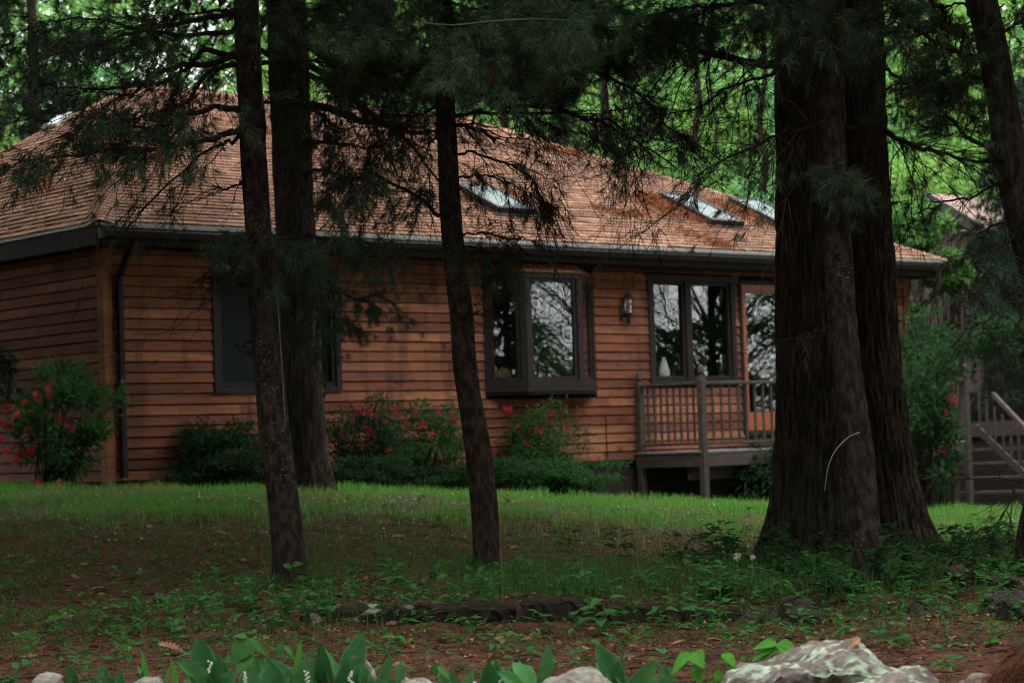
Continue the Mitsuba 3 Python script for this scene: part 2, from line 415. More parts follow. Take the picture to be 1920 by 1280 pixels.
# corner boards
add(f'{HOUSE}__corner_board', join([cbox(-.03, .098, .003, .032, Z0 - .02, WTOP), cbox(-.032, -.003, -.11, .030, Z0 - .02, WTOP)]), 'mat_cedar_3', label='orange brown cedar corner board')
add(f'{HOUSE}__corner_board', join([cbox(RS - .118, RS + .03, .003, .034, Z0 - .02, WTOP), cbox(RS + .003, RS + .032, -.11, 0, Z0 - .02, WTOP)]), 'mat_cedar_1')

# ---- roof
OV = .5
EZ = 4.335                                        # eave height
SL, SR = -.33, 15.36                              # left and right eave ends
RT = OV - 5.6                                     # ridge line
AL, AR = 3.62, 9.75                               # ridge ends
RZ = 7.06
BT = -11.4                                        # rear eave
tanF = (RZ - EZ) / 5.6
cosF = 1 / math.hypot(1, tanF)
cFL, cFR, cBL, cBR = V(SL, OV, EZ), V(SR, OV, EZ), V(SL, BT, EZ), V(SR, BT, EZ)
aL, aR = V(AL, RT, RZ), V(AR, RT, RZ)
dn = V(0, 0, -.035)
deckv = np.array([cFL, cFR, cBL, cBR, aL, aR]) + dn
lowv = deckv + V(0, 0, -.09)
rf = np.array([[0, 1, 5], [0, 5, 4], [2, 0, 4], [3, 2, 4], [3, 4, 5], [1, 3, 5]])
edge = [(0, 1), (1, 3), (3, 2), (2, 0)]
rv = np.vstack([deckv, lowv])
ff = [*rf.tolist(), *(rf[:, ::-1] + 6).tolist()]
for p, q in edge: ff += [[p, p + 6, q + 6], [p, q + 6, q]]
add(f'{HOUSE}__roof', (Hv(rv), np.array(ff)), 'mat_shingle_2', label='brown asphalt shingle hip roof')

def shingle_face(c0, c1, top0, top1, seed, skip=()):
    """tabs in courses on the face with eave c0-c1 and ridge top0-top1 (house coordinates). Returns [(vertices, faces, course, centre)]"""
    r = np.random.default_rng(seed)
    e = c1 - c0; wl = np.linalg.norm(e); e = e / wl
    nrm = np.cross(e, (top0 + top1) / 2 - c0); nrm /= np.linalg.norm(nrm)
    if nrm[2] < 0: nrm = -nrm
    up = np.cross(nrm, e)
    if up[2] < 0: up = -up
    Lh = (top0 - c0) @ up
    a0, a1 = (top0 - c0) @ e, (top1 - c0) @ e
    out = []
    k, ex = 0, .1255
    while k * ex < Lh - .03:
        y0, y1 = k * ex, min(k * ex + ex + .05, Lh)
        ym = min(y0 + ex, Lh)
        lo, hi = a0 * (ym / Lh), wl - (wl - a1) * (ym / Lh)
        x = lo
        while x < hi - .01:
            w = r.choice([.13, .17, .21, .26, .31, .38]) * r.uniform(.9, 1.1)
            x2 = min(x + w, hi)
            if hi - x2 < .06: x2 = hi
            if not any(q[0] < (x + x2) / 2 < q[1] and q[2] < (y0 + ym) / 2 < q[3] for q in skip):
                th = r.choice([.028, .031, .034, .038]); dy = r.uniform(-.003, .003) if k else .0
                g = .002
                b0 = y0 + dy - (.025 if k == 0 else 0)
                prof = [(b0, .001), (b0, th + r.uniform(0, .004)), (y1, .006), (y1, .0)]
                v = np.array([c0 + e * xx + up * yy + nrm * (zz + .002) for xx in (x + g, x2 - g) for yy, zz in prof])
                f = np.array([[0, 1, 2], [0, 2, 3], [4, 6, 5], [4, 7, 6], [0, 4, 5], [0, 5, 1], [1, 5, 6], [1, 6, 2], [2, 6, 7], [2, 7, 3], [3, 7, 4], [3, 4, 0]])
                out.append((Hv(v), f, k, r.integers(0, 6)))
            x = x2
        k += 1
    return out
sky_holes = [(6.55 - SL, 7.25 - SL, 1.05, 2.1), (10.85 - SL, 11.58 - SL, 1.05, 2.3), (12.42 - SL, 13.15 - SL, 1.05, 2.3)]
front_tabs = shingle_face(cFL, cFR, aL, aR, 21, sky_holes)
left_tabs = shingle_face(cBL, cFL, aL, aL, 22)
right_tabs = shingle_face(cFR, cBR, aR, aR, 23)
def dist(t): return np.linalg.norm(t[0].mean(0) - CAM)
vis = sorted(front_tabs + left_tabs, key=dist)
for v, f, k, c in vis[:300]: add(f'{HOUSE}__roof__shingle', (v, f), f'mat_shingle_{c}')
rest = vis[300:] + right_tabs
for c in range(6):
    ms = [(v, f) for v, f, k, cc in rest if cc == c]
    add(f'{HOUSE}__roof__shingle_field' if c == 0 else f'{HOUSE}__roof__shingle_field__{c:03d}', join(ms), f'mat_shingle_{c}', kind='stuff')
# hip and ridge caps: bent pieces lapped up the line
def caps(p0, p1, n0, n1, part, seed, w=.15):
    r = np.random.default_rng(seed)
    d = p1 - p0; L = np.linalg.norm(d); d = d / L
    s0_ = np.cross(n0, d); s0_ /= np.linalg.norm(s0_)
    s1_ = np.cross(d, n1); s1_ /= np.linalg.norm(s1_)
    up = (n0 + n1); up /= np.linalg.norm(up)
    out = [[] for _ in range(6)]
    for k in range(int(L / .125)):
        y0 = k * .125 - .02; y1 = y0 + .20
        v = []
        for y, lift in ((y0, .030), (y1, .012)):
            o = p0 + d * y
            v += [o + s0_ * w + n0 * (lift + .004), o + s0_ * .02 + up * (lift + .012), o + s1_ * .02 + up * (lift + .012), o + s1_ * w + n1 * (lift + .004)]
            v += [x - up * .014 for x in v[-4:]]
        v = np.array(v)
        f = []
        for i in range(3): f += [[i, i + 1, 9 + i], [i, 9 + i, 8 + i], [4 + i, 13 + i, 5 + i], [4 + i, 12 + i, 13 + i], [i, 4 + i, 5 + i], [i, 5 + i, i + 1]]
        for i in (0, 3): f += [[i, 8 + i, 12 + i], [i, 12 + i, 4 + i]]
        out[r.integers(0, 6)].append((Hv(v), np.array(f)))
    for c, ms in enumerate(out):
        for m in ms: add(f'{HOUSE}__roof__{part}', m, f'mat_shingle_{c}')
nF = unit(np.cross(cFR - cFL, aL - cFL)); nL = unit(np.cross(cFL - cBL, aL - cBL)); nR = unit(np.cross(cBR - cFR, aR - cFR)); nB = V(0, -nF[1], nF[2])
nF, nL, nR = (x if x[2] > 0 else -x for x in (nF, nL, nR))
nBk = unit(np.cross(aR - aL, cBL - aL)); nBk = nBk if nBk[2] > 0 else -nBk
def caps_auto(p0, p1, na, nb, part, seed, w=.15):
    d = unit(p1 - p0)
    # the side vector on face a must point away from face b
    sa = np.cross(na, d)
    if (sa @ (nb)) > 0: caps(p0, p1, nb, na, part, seed, w)
    else: caps(p0, p1, na, nb, part, seed, w)
caps_auto(cFL, aL, nF, nL, 'hip_cap', 31, .17)
caps_auto(cFR, aR, nF, nR, 'hip_cap', 32, .15)
caps_auto(cBL, aL, nBk, nL, 'hip_cap', 33, .15)
caps_auto(aL, aR, nF, nBk, 'ridge_cap', 34, .15)

def roof_pt(s, y, h=0):
    """point on the front roof face: s along the house, y up the slope from the eave, h above it"""
    return V(s, OV - y * cosF, EZ + y * cosF * tanF) + nF * h
def roof_box(s0, s1, y0, y1, h0, h1):
    v = np.array([roof_pt(s, y, h) for s in (s0, s1) for y in (y0, y1) for h in (h0, h1)])
    return Hv(v), BOXF
def skylight(s0, s1, y0, y1):
    k = f'{HOUSE}__skylight'; i = 0
    while k in used: i += 1; k = f'{HOUSE}__skylight_{i:03d}'
    used.add(k)
    b = .055
    add(k + '__frame', join([roof_box(s0, s0 + b, y0, y1, -.02, .13), roof_box(s1 - b, s1, y0, y1, -.02, .13), roof_box(s0 + b, s1 - b, y0, y0 + b + .02, -.02, .128), roof_box(s0 + b, s1 - b, y1 - b, y1, -.02, .128)]), 'mat_trim')
    v = np.array([roof_pt(s0 + b, y0 + b, .118), roof_pt(s1 - b, y0 + b, .118), roof_pt(s1 - b, y1 - b, .118), roof_pt(s0 + b, y1 - b, .118)])
    add(k + '__pane', (Hv(v), np.array([[0, 1, 2], [0, 2, 3]])), 'mat_skylight')
    add(k + '__well', roof_box(s0 + b, s1 - b, y0 + b, y1 - b, -.02, .01), 'mat_interior')
    add(k + '__flashing', join([roof_box(s0 - .07, s1 + .07, y0 - .09, y0 - .002, -.01, .045), roof_box(s0 - .06, s0 - .002, y0, y1 + .03, .0, .035), roof_box(s1 + .002, s1 + .06, y0, y1 + .03, .0, .035)]), 'mat_trim')
for q in ((6.55, 7.25, 1.05, 2.1), (10.85, 11.58, 1.05, 2.3), (12.42, 13.15, 1.05, 2.3)): skylight(*q)
# pale skylight on the left face, near the peak
tanL = (RZ - EZ) / (AL - SL); 
def left_pt(t, y, h=0):
    c = 1 / math.hypot(1, tanL)
    return V(SL + y * c, t, EZ + y * c * tanL) + nL * h
def left_box(t0, t1, y0, y1, h0, h1):
    v = np.array([left_pt(t, y, h) for t in (t0, t1) for y in (y0, y1) for h in (h0, h1)])
    return Hv(v), BOXF
ly = (2.80 - SL) * math.hypot(1, tanL)
used.add(f'{HOUSE}__skylight_003')
add(f'{HOUSE}__skylight_003__frame', left_box(-6.42, -5.98, ly, ly + .36, -.02, .07), 'mat_flashing')
add(f'{HOUSE}__skylight_003__dome', left_box(-6.39, -6.01, ly + .025, ly + .335, .071, .085), 'mat_skylight_white', label='white skylight dome near the roof peak')

# gutters, drip edge, fascia, soffit
gprof = np.array([[-.012, -.015], [.10, -.015], [.115, -.035], [.10, -.05], [.115, -.075], [.085, -.135], [.075, -.15], [-.012, -.15]])[::-1]
add(f'{HOUSE}__gutter', extrude(gprof + [OV - .012, EZ - .03], SL + .03, SR - .02, front_frame), 'mat_gutter', label='dark brown gutter along the front eave')
add(f'{HOUSE}__gutter_cap', cbox(SL - .015, SL + .027, OV - .02, OV + .095, EZ - .20, EZ - .045), 'mat_gutter')
add(f'{HOUSE}__gutter_cap', cbox(SR - .017, SR + .04, OV - .03, OV + .11, EZ - .20, EZ - .045), 'mat_gutter')
add(f'{HOUSE}__fascia', join([hbox(SL + .04, SR - .03, OV - .06, OV - .027, EZ - .26, EZ - .046), hbox(SR - .05, SR - .02, BT, OV - .063, EZ - .26, EZ - .05)]), 'mat_fascia')
add(f'{HOUSE}__fascia', cbox(SL - .02, SL + .015, BT, OV - .03, EZ - .27, EZ - .05), 'mat_fascia', label='deep brown fascia board on the left eave')
add(f'{HOUSE}__drip_edge', join([cbox(SL + .0, SR + .02, OV + .012, OV + .045, EZ - .043, EZ - .008, .004), cbox(SL - .045, SL - .012, BT, OV + .01, EZ - .043, EZ - .008, .004)]), 'mat_drip', label='pale metal drip edge under the shingles')
add(f'{HOUSE}__soffit', join([hbox(SL + .045, SR - .055, .001, OV - .065, WTOP - .02, WTOP + .0), hbox(SL + .02, -.001, BT, -.002, WTOP - .02, WTOP)]), 'mat_soffit')
# downspouts
def downspout(pts, w, key):
    p = np.array([Hv(np.array(q)) for q in pts])
    p = spline(p, 36) if len(pts) > 3 else spline(p, 12)
    add(key, tubes(p[None], np.full((1, len(p)), w), 6), 'mat_gutter')
downspout([(.13, .50, EZ - .17), (.14, .42, EZ - .26), (.16, .16, EZ - .52), (.17, .085, EZ - .68), (.17, .08, 3.0), (.17, .08, 2.0), (.17, .08, 1.35)], .05, f'{HOUSE}__downspout')
downspout([(SR - .25, OV + .03, EZ - .17), (SR - .25, OV + .0, EZ - .45), (SR - .32, OV - .15, EZ - .66), (RS + .02, .12, EZ - .84), (RS - .02, .09, 3.0), (RS - .02, .09, 1.0)], .055, f'{HOUSE}__downspout')

# ---- windows
def frame_rect(s0, s1, z0, z1, b, t0, t1):
    return join([cbox(s0, s0 + b, t0, t1, z0, z1, .004), cbox(s1 - b, s1, t0, t1, z0, z1, .004), cbox(s0 + b + .0005, s1 - b - .0005, t0, t1 - .002, z1 - b, z1, .004), cbox(s0 + b + .0005, s1 - b - .0005, t0, t1 - .002, z0, z0 + b, .004)])
def pane(key, s0, s1, z0, z1, t, mat='mat_pane'):
    v = np.array([(s0, t, z0), (s1, t, z0), (s1, t, z1), (s0, t, z1)])
    add(key, (Hv(v), np.array([[0, 1, 2], [0, 2, 3]])), mat)
wk = f'{HOUSE}__window'
add(wk + '__frame', join([frame_rect(1.50, 3.44, 2.33, 3.92, .085, -.06, .045), cbox(2.43, 2.51, -.06, .04, 2.415, 3.835)]), 'mat_trim')
add(wk + '__sash', join([frame_rect(1.588, 2.428, 2.418, 3.832, .05, -.05, .012), frame_rect(2.512, 3.352, 2.418, 3.832, .05, -.05, .012)]), 'mat_trim')
pane(wk + '__pane', 2.56, 3.30, 2.47, 3.78, -.03); pane(wk + '__pane_001', 1.64, 2.38, 2.47, 3.78, -.03)
add(wk + '__screen', cbox(1.63, 2.39, -.012, -.004, 2.462, 3.79, .001), 'mat_screen', label='grey insect screen over the left sash')
wk = f'{HOUSE}__window_001'
add(wk + '__frame', join([frame_rect(9.00, 10.83, 2.365, 3.995, .09, -.06, .045), cbox(9.77, 9.87, -.06, .04, 2.456, 3.905)]), 'mat_trim')
add(wk + '__sash', join([frame_rect(9.093, 9.767, 2.458, 3.902, .05, -.05, .012), frame_rect(9.873, 10.737, 2.458, 3.902, .05, -.05, .012)]), 'mat_trim')
pane(wk + '__pane', 9.14, 9.72, 2.51, 3.85, -.03); pane(wk + '__pane_001', 9.92, 10.69, 2.51, 3.85, -.03)
# bay
BD = .38
bay = f'{HOUSE}__bay_window'
bpts = [(5.88, .0), (6.31, BD), (7.34, BD), (7.92, .0)]
def facet(p, q, z0, z1, b, t0, t1):
    """frame standing on the plan line p-q; t measured outward"""
    p, q = np.array(p), np.array(q); d = q - p; L = np.linalg.norm(d); d = d / L; o = np.array([-d[1], d[0]])
    def bx(a0, a1, b0, b1, c0, c1):
        v, f = box(a0, a1, b0, b1, c0, c1)
        w = np.stack([p[0] + v[:, 0] * d[0] + v[:, 1] * o[0], p[1] + v[:, 0] * d[1] + v[:, 1] * o[1], v[:, 2]], 1)
        return Hv(w), f[:, ::-1]
    return L, join([bx(.001, b, t0, t1, z0, z1), bx(L - b, L - .001, t0, t1, z0, z1), bx(b + .001, L - b - .001, t0, t1 - .004, z1 - b, z1), bx(b + .001, L - b - .001, t0, t1 - .004, z0, z0 + b)]), (p, d, o)
for i in range(3):
    sfx = '' if i == 0 else f'_{i:03d}'
    L, m, (p, d, o) = facet(bpts[i], bpts[i + 1], 2.37, 3.93, .075, -.07, .012)
    add(f'{bay}__frame{sfx}', m, 'mat_trim')
    L2, m2, _ = facet(p + d * .078 - o * .0, np.array(bpts[i + 1]) - d * .078, 2.447, 3.853, .055, -.055, -.012)
    add(f'{bay}__sash{sfx}', m2, 'mat_trim')
    a, b = p + d * .135, np.array(bpts[i + 1]) - d * .135
    v = np.array([(*(a - o * .035), 2.5), (*(b - o * .035), 2.5), (*(b - o * .035), 3.80), (*(a - o * .035), 3.80)])
    add(f'{bay}__pane{sfx}', (Hv(v), np.array([[0, 1, 2], [0, 2, 3]])), 'mat_pane')
def slab(pts, z0, z1, grow):
    c = np.array(pts); q = c.copy()
    q[0] += (-grow * 1.2, 0); q[1] += (-grow * .6, grow); q[2] += (grow * .6, grow); q[3] += (grow * 1.2, 0)
    m = trimesh.convex.convex_hull(np.array([(x, y, z) for x, y in q for z in (z0, z1)]))
    return Hv(m.vertices), m.faces[:, ::-1]
add(f'{bay}__seat', join([slab(bpts, 2.30, 2.367, .035), slab(bpts, 2.26, 2.298, .012)]), 'mat_trim', label='dark seat board under the bay')
m = trimesh.convex.convex_hull(np.array([(x, y, z) for (x, y), z in [((5.84, .0), 3.935), ((6.29, BD + .03), 3.935), ((7.36, BD + .03), 3.935), ((7.97, 0), 3.935), ((6.2, .02), 4.09), ((7.6, .02), 4.09), ((6.36, BD - .12), 4.06), ((7.29, BD - .12), 4.06)]]))
add(f'{bay}__cap', (Hv(m.vertices), m.faces[:, ::-1]), 'mat_cedar_3', label='small orange cedar cap over the bay')
# door
dk = f'{HOUSE}__door'
add(dk + '__frame', join([cbox(10.93, 10.985, -.08, .05, 1.62, 3.95), cbox(11.865, 11.92, -.08, .05, 1.62, 3.95), cbox(10.986, 11.864, -.08, .045, 3.895, 3.95), cbox(10.986, 11.864, -.08, .10, 1.60, 1.665)]), 'mat_trim')
add(dk + '__stile', join([cbox(10.988, 11.075, -.02, .03, 1.67, 3.89), cbox(11.765, 11.862, -.02, .03, 1.67, 3.89), cbox(11.076, 11.764, -.02, .028, 3.76, 3.89), cbox(11.076, 11.764, -.02, .028, 1.67, 1.95)]), 'mat_door', label='orange stained wood stiles and rails')
pane(dk + '__pane', 11.075, 11.765, 1.95, 3.76, .005)
add(dk + '__handle', join([cbox(11.79, 11.83, .006, .016, 2.5, 2.75), cbox(11.70, 11.82, .03, .045, 2.60, 2.62)]), 'mat_black_iron')
# flood of debris is later. wall lantern and cable
LK = thing('wall_lantern', 'black iron wall lantern with glass on the siding right of the bay window', 'lantern')
c = (8.49, .14)
def cone_ring(s, t, z0, z1, r0, r1, n=6):
    a = np.arange(n) * 2 * math.pi / n
    lo = np.stack([s + r0 * np.cos(a), t + r0 * np.sin(a), np.full(n, z0)], 1); hi = np.stack([s + r1 * np.cos(a), t + r1 * np.sin(a), np.full(n, z1)], 1)
    m = trimesh.convex.convex_hull(np.vstack([lo, hi])); return Hv(m.vertices), m.faces[:, ::-1]
add(f'{LK}__bracket', join([cbox(8.43, 8.55, .022, .04, 3.30, 3.52), cbox(8.475, 8.505, .04, .14, 3.36, 3.39), cone_ring(*c, 3.25, 3.33, .015, .04)]), 'mat_black_iron')
add(f'{LK}__cap', join([cone_ring(*c, 3.60, 3.69, .105, .03), cone_ring(*c, 3.69, 3.74, .02, .012)]), 'mat_black_iron')
add(f'{LK}__cage', join([cone_ring(*c, 3.34, 3.41, .045, .07), *[cone_ring(8.49 + .072 * math.cos(q), .14 + .072 * math.sin(q), 3.41, 3.60, .007, .008, 4) for q in np.arange(6) * math.pi / 3]]), 'mat_black_iron')
add(f'{LK}__glass', cone_ring(*c, 3.411, 3.599, .055, .063), {'type': 'thindielectric'})
add(f'{HOUSE}__front_wall__cable', tubes(np.array([Hv(np.array([(8.075 + .004 * math.sin(i), .032, 1.95 - i * .07) for i in range(11)]))]), np.full((1, 11), .008), 5), 'mat_black_iron')
# things behind the panes
VK = thing('vase', 'pale vase standing behind the left pane of the window above the deck', 'vase')
pr = np.array([(0, 0), (.05, 0), (.085, .08), (.09, .16), (.06, .27), (.03, .34), (.035, .38), (0, .38)])
vm = trimesh.creation.revolve(pr, sections=20)
scene[VK] = mikit.ply((vm.vertices + H(9.60, -.3, 2.42), vm.faces), 'mat_cream', smooth=40)
add(f'{HOUSE}__interior__sill', hbox(9.0, 10.8, -.42, -.165, 2.36, 2.42), 'mat_interior')
BK = thing('flower_bouquet', 'pale green hydrangea bouquet standing behind the left pane of the bay window', 'bouquet')
fl = []
r = np.random.default_rng(5)
for q in ((6.05, -.10, 2.62), (6.22, -.02, 2.55), (6.13, -.12, 2.52)):
    n = 260; d = unit(r.normal(size=(n, 3))); p = Hv(np.array(q) + d * .085 * r.uniform(.8, 1, (n, 1)))
    fl.append(leaf_cards(p, r.normal(size=(n, 3)), d, .035, .03))
add(f'{BK}__flower_head', join(fl), 'mat_straw')
add(f'{BK}__vase', cone_ring(6.14, -.1, 2.372, 2.50, .05, .07, 10), 'mat_cream')

# pine needle debris on the roof
def roof_litter(key, spots, seed, label):
    r = np.random.default_rng(seed); out = []
    for s, y, rs, ry, hgt, n in spots:
        n = int(n * .6)
        ds, dy = r.normal(size=n) * .5, r.normal(size=n) * .5
        h = hgt * np.exp(-(ds**2 + dy**2) * 1.2) * r.uniform(.2, 1, n) + .042
        p = np.array([roof_pt(s + a * rs, max(y + b * ry, 0), hh) for a, b, hh in zip(ds, dy, h)])
        p = Hv(p); d = unit(r.normal(size=(n, 3)) * (1, 1, .35)); w = unit(np.cross(d, r.normal(size=(n, 3)))) * .006
        L = r.uniform(.06, .12, (n, 1))
        v = np.stack([p - d * L / 2 - w, p - d * L / 2 + w, p + d * L / 2], 1).reshape(-1, 3)
        out.append((v, np.arange(3 * n).reshape(-1, 3)))
    add(key, join(out), 'mat_roof_litter', label=label, cat='needle litter', kind='stuff')
roof_litter('roof_needle_litter', [(10.45, 1.75, .5, .55, .09, 1500), (10.6, 2.2, .4, .35, .07, 700), (10.75, 1.3, .3, .5, .05, 500), (12.2, 1.7, .45, .6, .08, 1100), (12.0, 2.2, .4, .3, .05, 400), (10.18, .2, .30, .28, .06, 600), (10.0, .6, .45, .3, .03, 350), (9.4, 1.35, .35, .18, .06, 500), (7.5, 1.9, .25, .35, .05, 350), (9.0, 1.55, .2, .15, .04, 200), (6.4, 1.9, .3, .4, .04, 300),
    (5.2, 2.4, .6, .5, .03, 300), (3.4, 1.7, .4, .4, .03, 200)], 8, 'rust brown pine needle litter lying in drifts on the roof around the skylights')
roof_litter('ridge_needle_litter', [(10.78, 4.35, .35, .10, .10, 500), (10.5, 4.55, .25, .08, .08, 250)], 9, 'small rust brown drift of needles on the right hip line')

# ------------------------------------------------------------------ deck and railing
DK = thing('deck', 'weathered wooden deck with railing and pointed posts outside the orange door', 'deck')
D0, D1, DT, DZ = 8.62, 14.6, 1.36, 1.41
add(f'{DK}__rim_joist', cbox(D0, D1, DT - .045, DT - .003, DZ - .225, DZ - .035), 'mat_deck')
add(f'{DK}__rim_joist', cbox(D0 - .003, D0 + .04, .05, DT - .047, DZ - .225, DZ - .035), 'mat_deck')
for i in range(9): add(f'{DK}__floor_board', cbox(D0 - .02, D1, .04 + i * .148, .04 + i * .148 + .142, DZ - .033, DZ + .0005 * (i % 3), .004), 'mat_deck_floor')
def post(s, t, z0, ztop, finial=True):
    add(f'{DK}__post', cbox(s - .05, s + .05, t - .05, t + .05, z0, ztop - .20, .008), 'mat_deck')
    if finial:
        pr = np.array([(0, 0), (.046, 0), (.05, .02), (.034, .04), (.034, .055), (.05, .075), (.052, .10), (.04, .15), (.02, .185), (0, .20)])
        m = trimesh.creation.revolve(pr, sections=12)
        add(f'{DK}__finial', (m.vertices + H(s, t, ztop - .20), m.faces), 'mat_deck', smooth=40)
post(D0 + .05, .12, .6, 2.58); post(D0 + .05, DT, .4, 2.62); post(11.0, DT + .0, .4, 2.40, False); post(12.6, DT, .3, 2.62); post(D1, DT, .3, 2.62)
add(f'{DK}__top_rail', cbox(D0 + .012, D0 + .09, .172, DT - .053, 2.335, 2.375), 'mat_deck'); add(f'{DK}__top_rail', cbox(D0 + .105, D1 - .055, DT - .04, DT + .04, 2.335, 2.376), 'mat_deck')
add(f'{DK}__bottom_rail', cbox(D0 + .03, D0 + .07, .172, DT - .053, 1.49, 1.53), 'mat_deck'); add(f'{DK}__bottom_rail', cbox(D0 + .105, D1 - .055, DT - .02, DT + .02, 1.49, 1.532), 'mat_deck')
for i in range(8): add(f'{DK}__baluster', cbox(D0 + .035, D0 + .065, .29 + i * .13 - .015, .29 + i * .13 + .015, 1.531, 2.334, .004), 'mat_deck')
k = 0
s_ = D0 + .27
while s_ < D1 - .1:
    if min(abs(s_ - 11), abs(s_ - 12.6)) > .07: add(f'{DK}__baluster', cbox(s_ - .017, s_ + .017, DT - .015, DT + .015, 1.533, 2.334, .004), 'mat_deck')
    s_ += .172
add(f'{DK}__beam', cbox(D0 + .06, D1, DT - .35, DT - .25, 1.0, 1.18), 'mat_deck')

# wooden stairs at the right edge
SK = thing('stairs', 'weathered wooden stairs with open risers and railing at the right edge', 'stairs')
sd = 34.5
base = at(1795, 958, sd)
def sfr(a, b, z): return base + V(1, 0, 0) * a + V(0, -1, 0) * b + V(0, 0, z)
def sbox(a0, a1, b0, b1, z0, z1):
    v, f = box(a0, a1, b0, b1, z0, z1); return base + v * V(1, -1, 1), f[:, ::-1]
for i in range(6): add(f'{SK}__tread', sbox(.035, 1.9, -.26 * i, -.26 * i + .29, .03 + .225 * i, .07 + .225 * i), 'mat_stair')
add(f'{SK}__post', sbox(-.06, .03, .02, .11, -.2, 1.18), 'mat_stair')
add(f'{SK}__post', sbox(.30, .40, -1.52, -1.42, 1.2, 2.15), 'mat_stair')
def beam(p, q, w, h):
    d = unit(q - p); up = V(0, 0, 1) if abs(d[2]) < .9 else V(0, 1, 0); s = unit(np.cross(d, up)) * w / 2; u2 = unit(np.cross(s, d)) * h / 2
    v = np.array([x + i * s + j * u2 for x in (p, q) for i in (-1, 1) for j in (-1, 1)])
    m = trimesh.convex.convex_hull(v); return m.vertices, m.faces
add(f'{SK}__stringer', beam(at(1829, 800, sd - .5), at(1945, 912, sd - 1.6), .045, .11), 'mat_stair')
add(f'{SK}__handrail', beam(at(1862, 738, sd - .5), at(1945, 826, sd - 1.6), .06, .06), 'mat_deck', label='pale worn handrail')
for i in range(7):
    f_ = .08 + i * .13
    p0 = at(1829, 800, sd - .5) * (1 - f_) + at(1945, 912, sd - 1.6) * f_; p1 = at(1862, 738, sd - .5) * (1 - f_) + at(1945, 826, sd - 1.6) * f_
    p1 = V(p0[0], p0[1], p1[2] + .12 if i < 1 else p1[2])
    p1[2] = p0[2] + .62
    add(f'{SK}__baluster', beam(p0, p1, .035, .035), 'mat_stair')
add(f'{SK}__landing', sbox(-.5, 1.9, -2.8, -1.45, 1.18, 1.24), 'mat_stair')
for i in range(12): add(f'{SK}__skirt_board', sbox(-.5 + i * .2, -.305 + i * .2, -1.62, -1.58, -.5, 1.175), 'mat_stair')
add(f'{SK}__riser_board', sbox(.035, 1.9, -1.44, -1.41, 1.20, 1.40), 'mat_stair')
for i in range(9): add(f'{SK}__baluster', sbox(-.5 + i * .13, -.47 + i * .13, -1.47, -1.45, 1.25, 2.0), 'mat_stair')

# neighbouring house far right
NK = thing('neighbor_house', 'grey brown gabled house half hidden by trees at the upper right', 'house')
nd = 46
A0, A1 = at(1738, 362, nd), at(2060, 392, nd + 4.6)
fwd = unit(V(A1[0] - A0[0], A1[1] - A0[1], 0)); outw = V(fwd[1], -fwd[0], 0)
e0, e1 = A0 + outw * 2.6 + V(0, 0, -1.6), A1 + outw * 2.6 + V(0, 0, -1.6)
g0 = A0 - outw * 2.6 + V(0, 0, -1.6); g1 = A1 - outw * 2.6 + V(0, 0, -1.6)
v = np.array([A0, A1, e1, e0, g0, g1]); v = np.vstack([v, v - V(0, 0, .12)])
f = [[0, 3, 2], [0, 2, 1], [0, 1, 5], [0, 5, 4], [6, 8, 9], [6, 7, 8], [6, 11, 7], [6, 10, 11]]
for p, q in ((0, 3), (3, 2), (2, 1), (1, 5), (5, 4), (4, 0)): f += [[p, q, q + 6], [p, q + 6, p + 6]]
add(f'{NK}__roof', (v, np.array(f)), 'mat_neighbor_roof')
ins = .35
wv = np.array([A0 + fwd * ins - V(0, 0, .35), e0 + fwd * ins - outw * .3 - V(0, 0, .15), g0 + fwd * ins + outw * .3 - V(0, 0, .15)])
w2 = np.array([e0 + fwd * ins - outw * .3, g0 + fwd * ins + outw * .3, g1 - fwd * ins + outw * .3, e1 - fwd * ins - outw * .3])
lo = w2.copy(); lo[:, 2] = -1; up_ = w2 - V(0, 0, .16)
m = trimesh.convex.convex_hull(np.vstack([lo, up_])); add(f'{NK}__wall', (m.vertices, m.faces), 'mat_neighbor_wall')
m = trimesh.convex.convex_hull(np.vstack([wv, wv + fwd * .3])); add(f'{NK}__gable', (m.vertices, m.faces), 'mat_neighbor_wall')
add(f'{NK}__rake_board', join([beam(A0 - fwd * .02 - V(0, 0, .1), e0 - fwd * .02 - V(0, 0, .1), .06, .22), beam(A0 - fwd * .02 - V(0, 0, .1), g0 - fwd * .02 - V(0, 0, .1), .06, .22)]), 'mat_neighbor_trim')

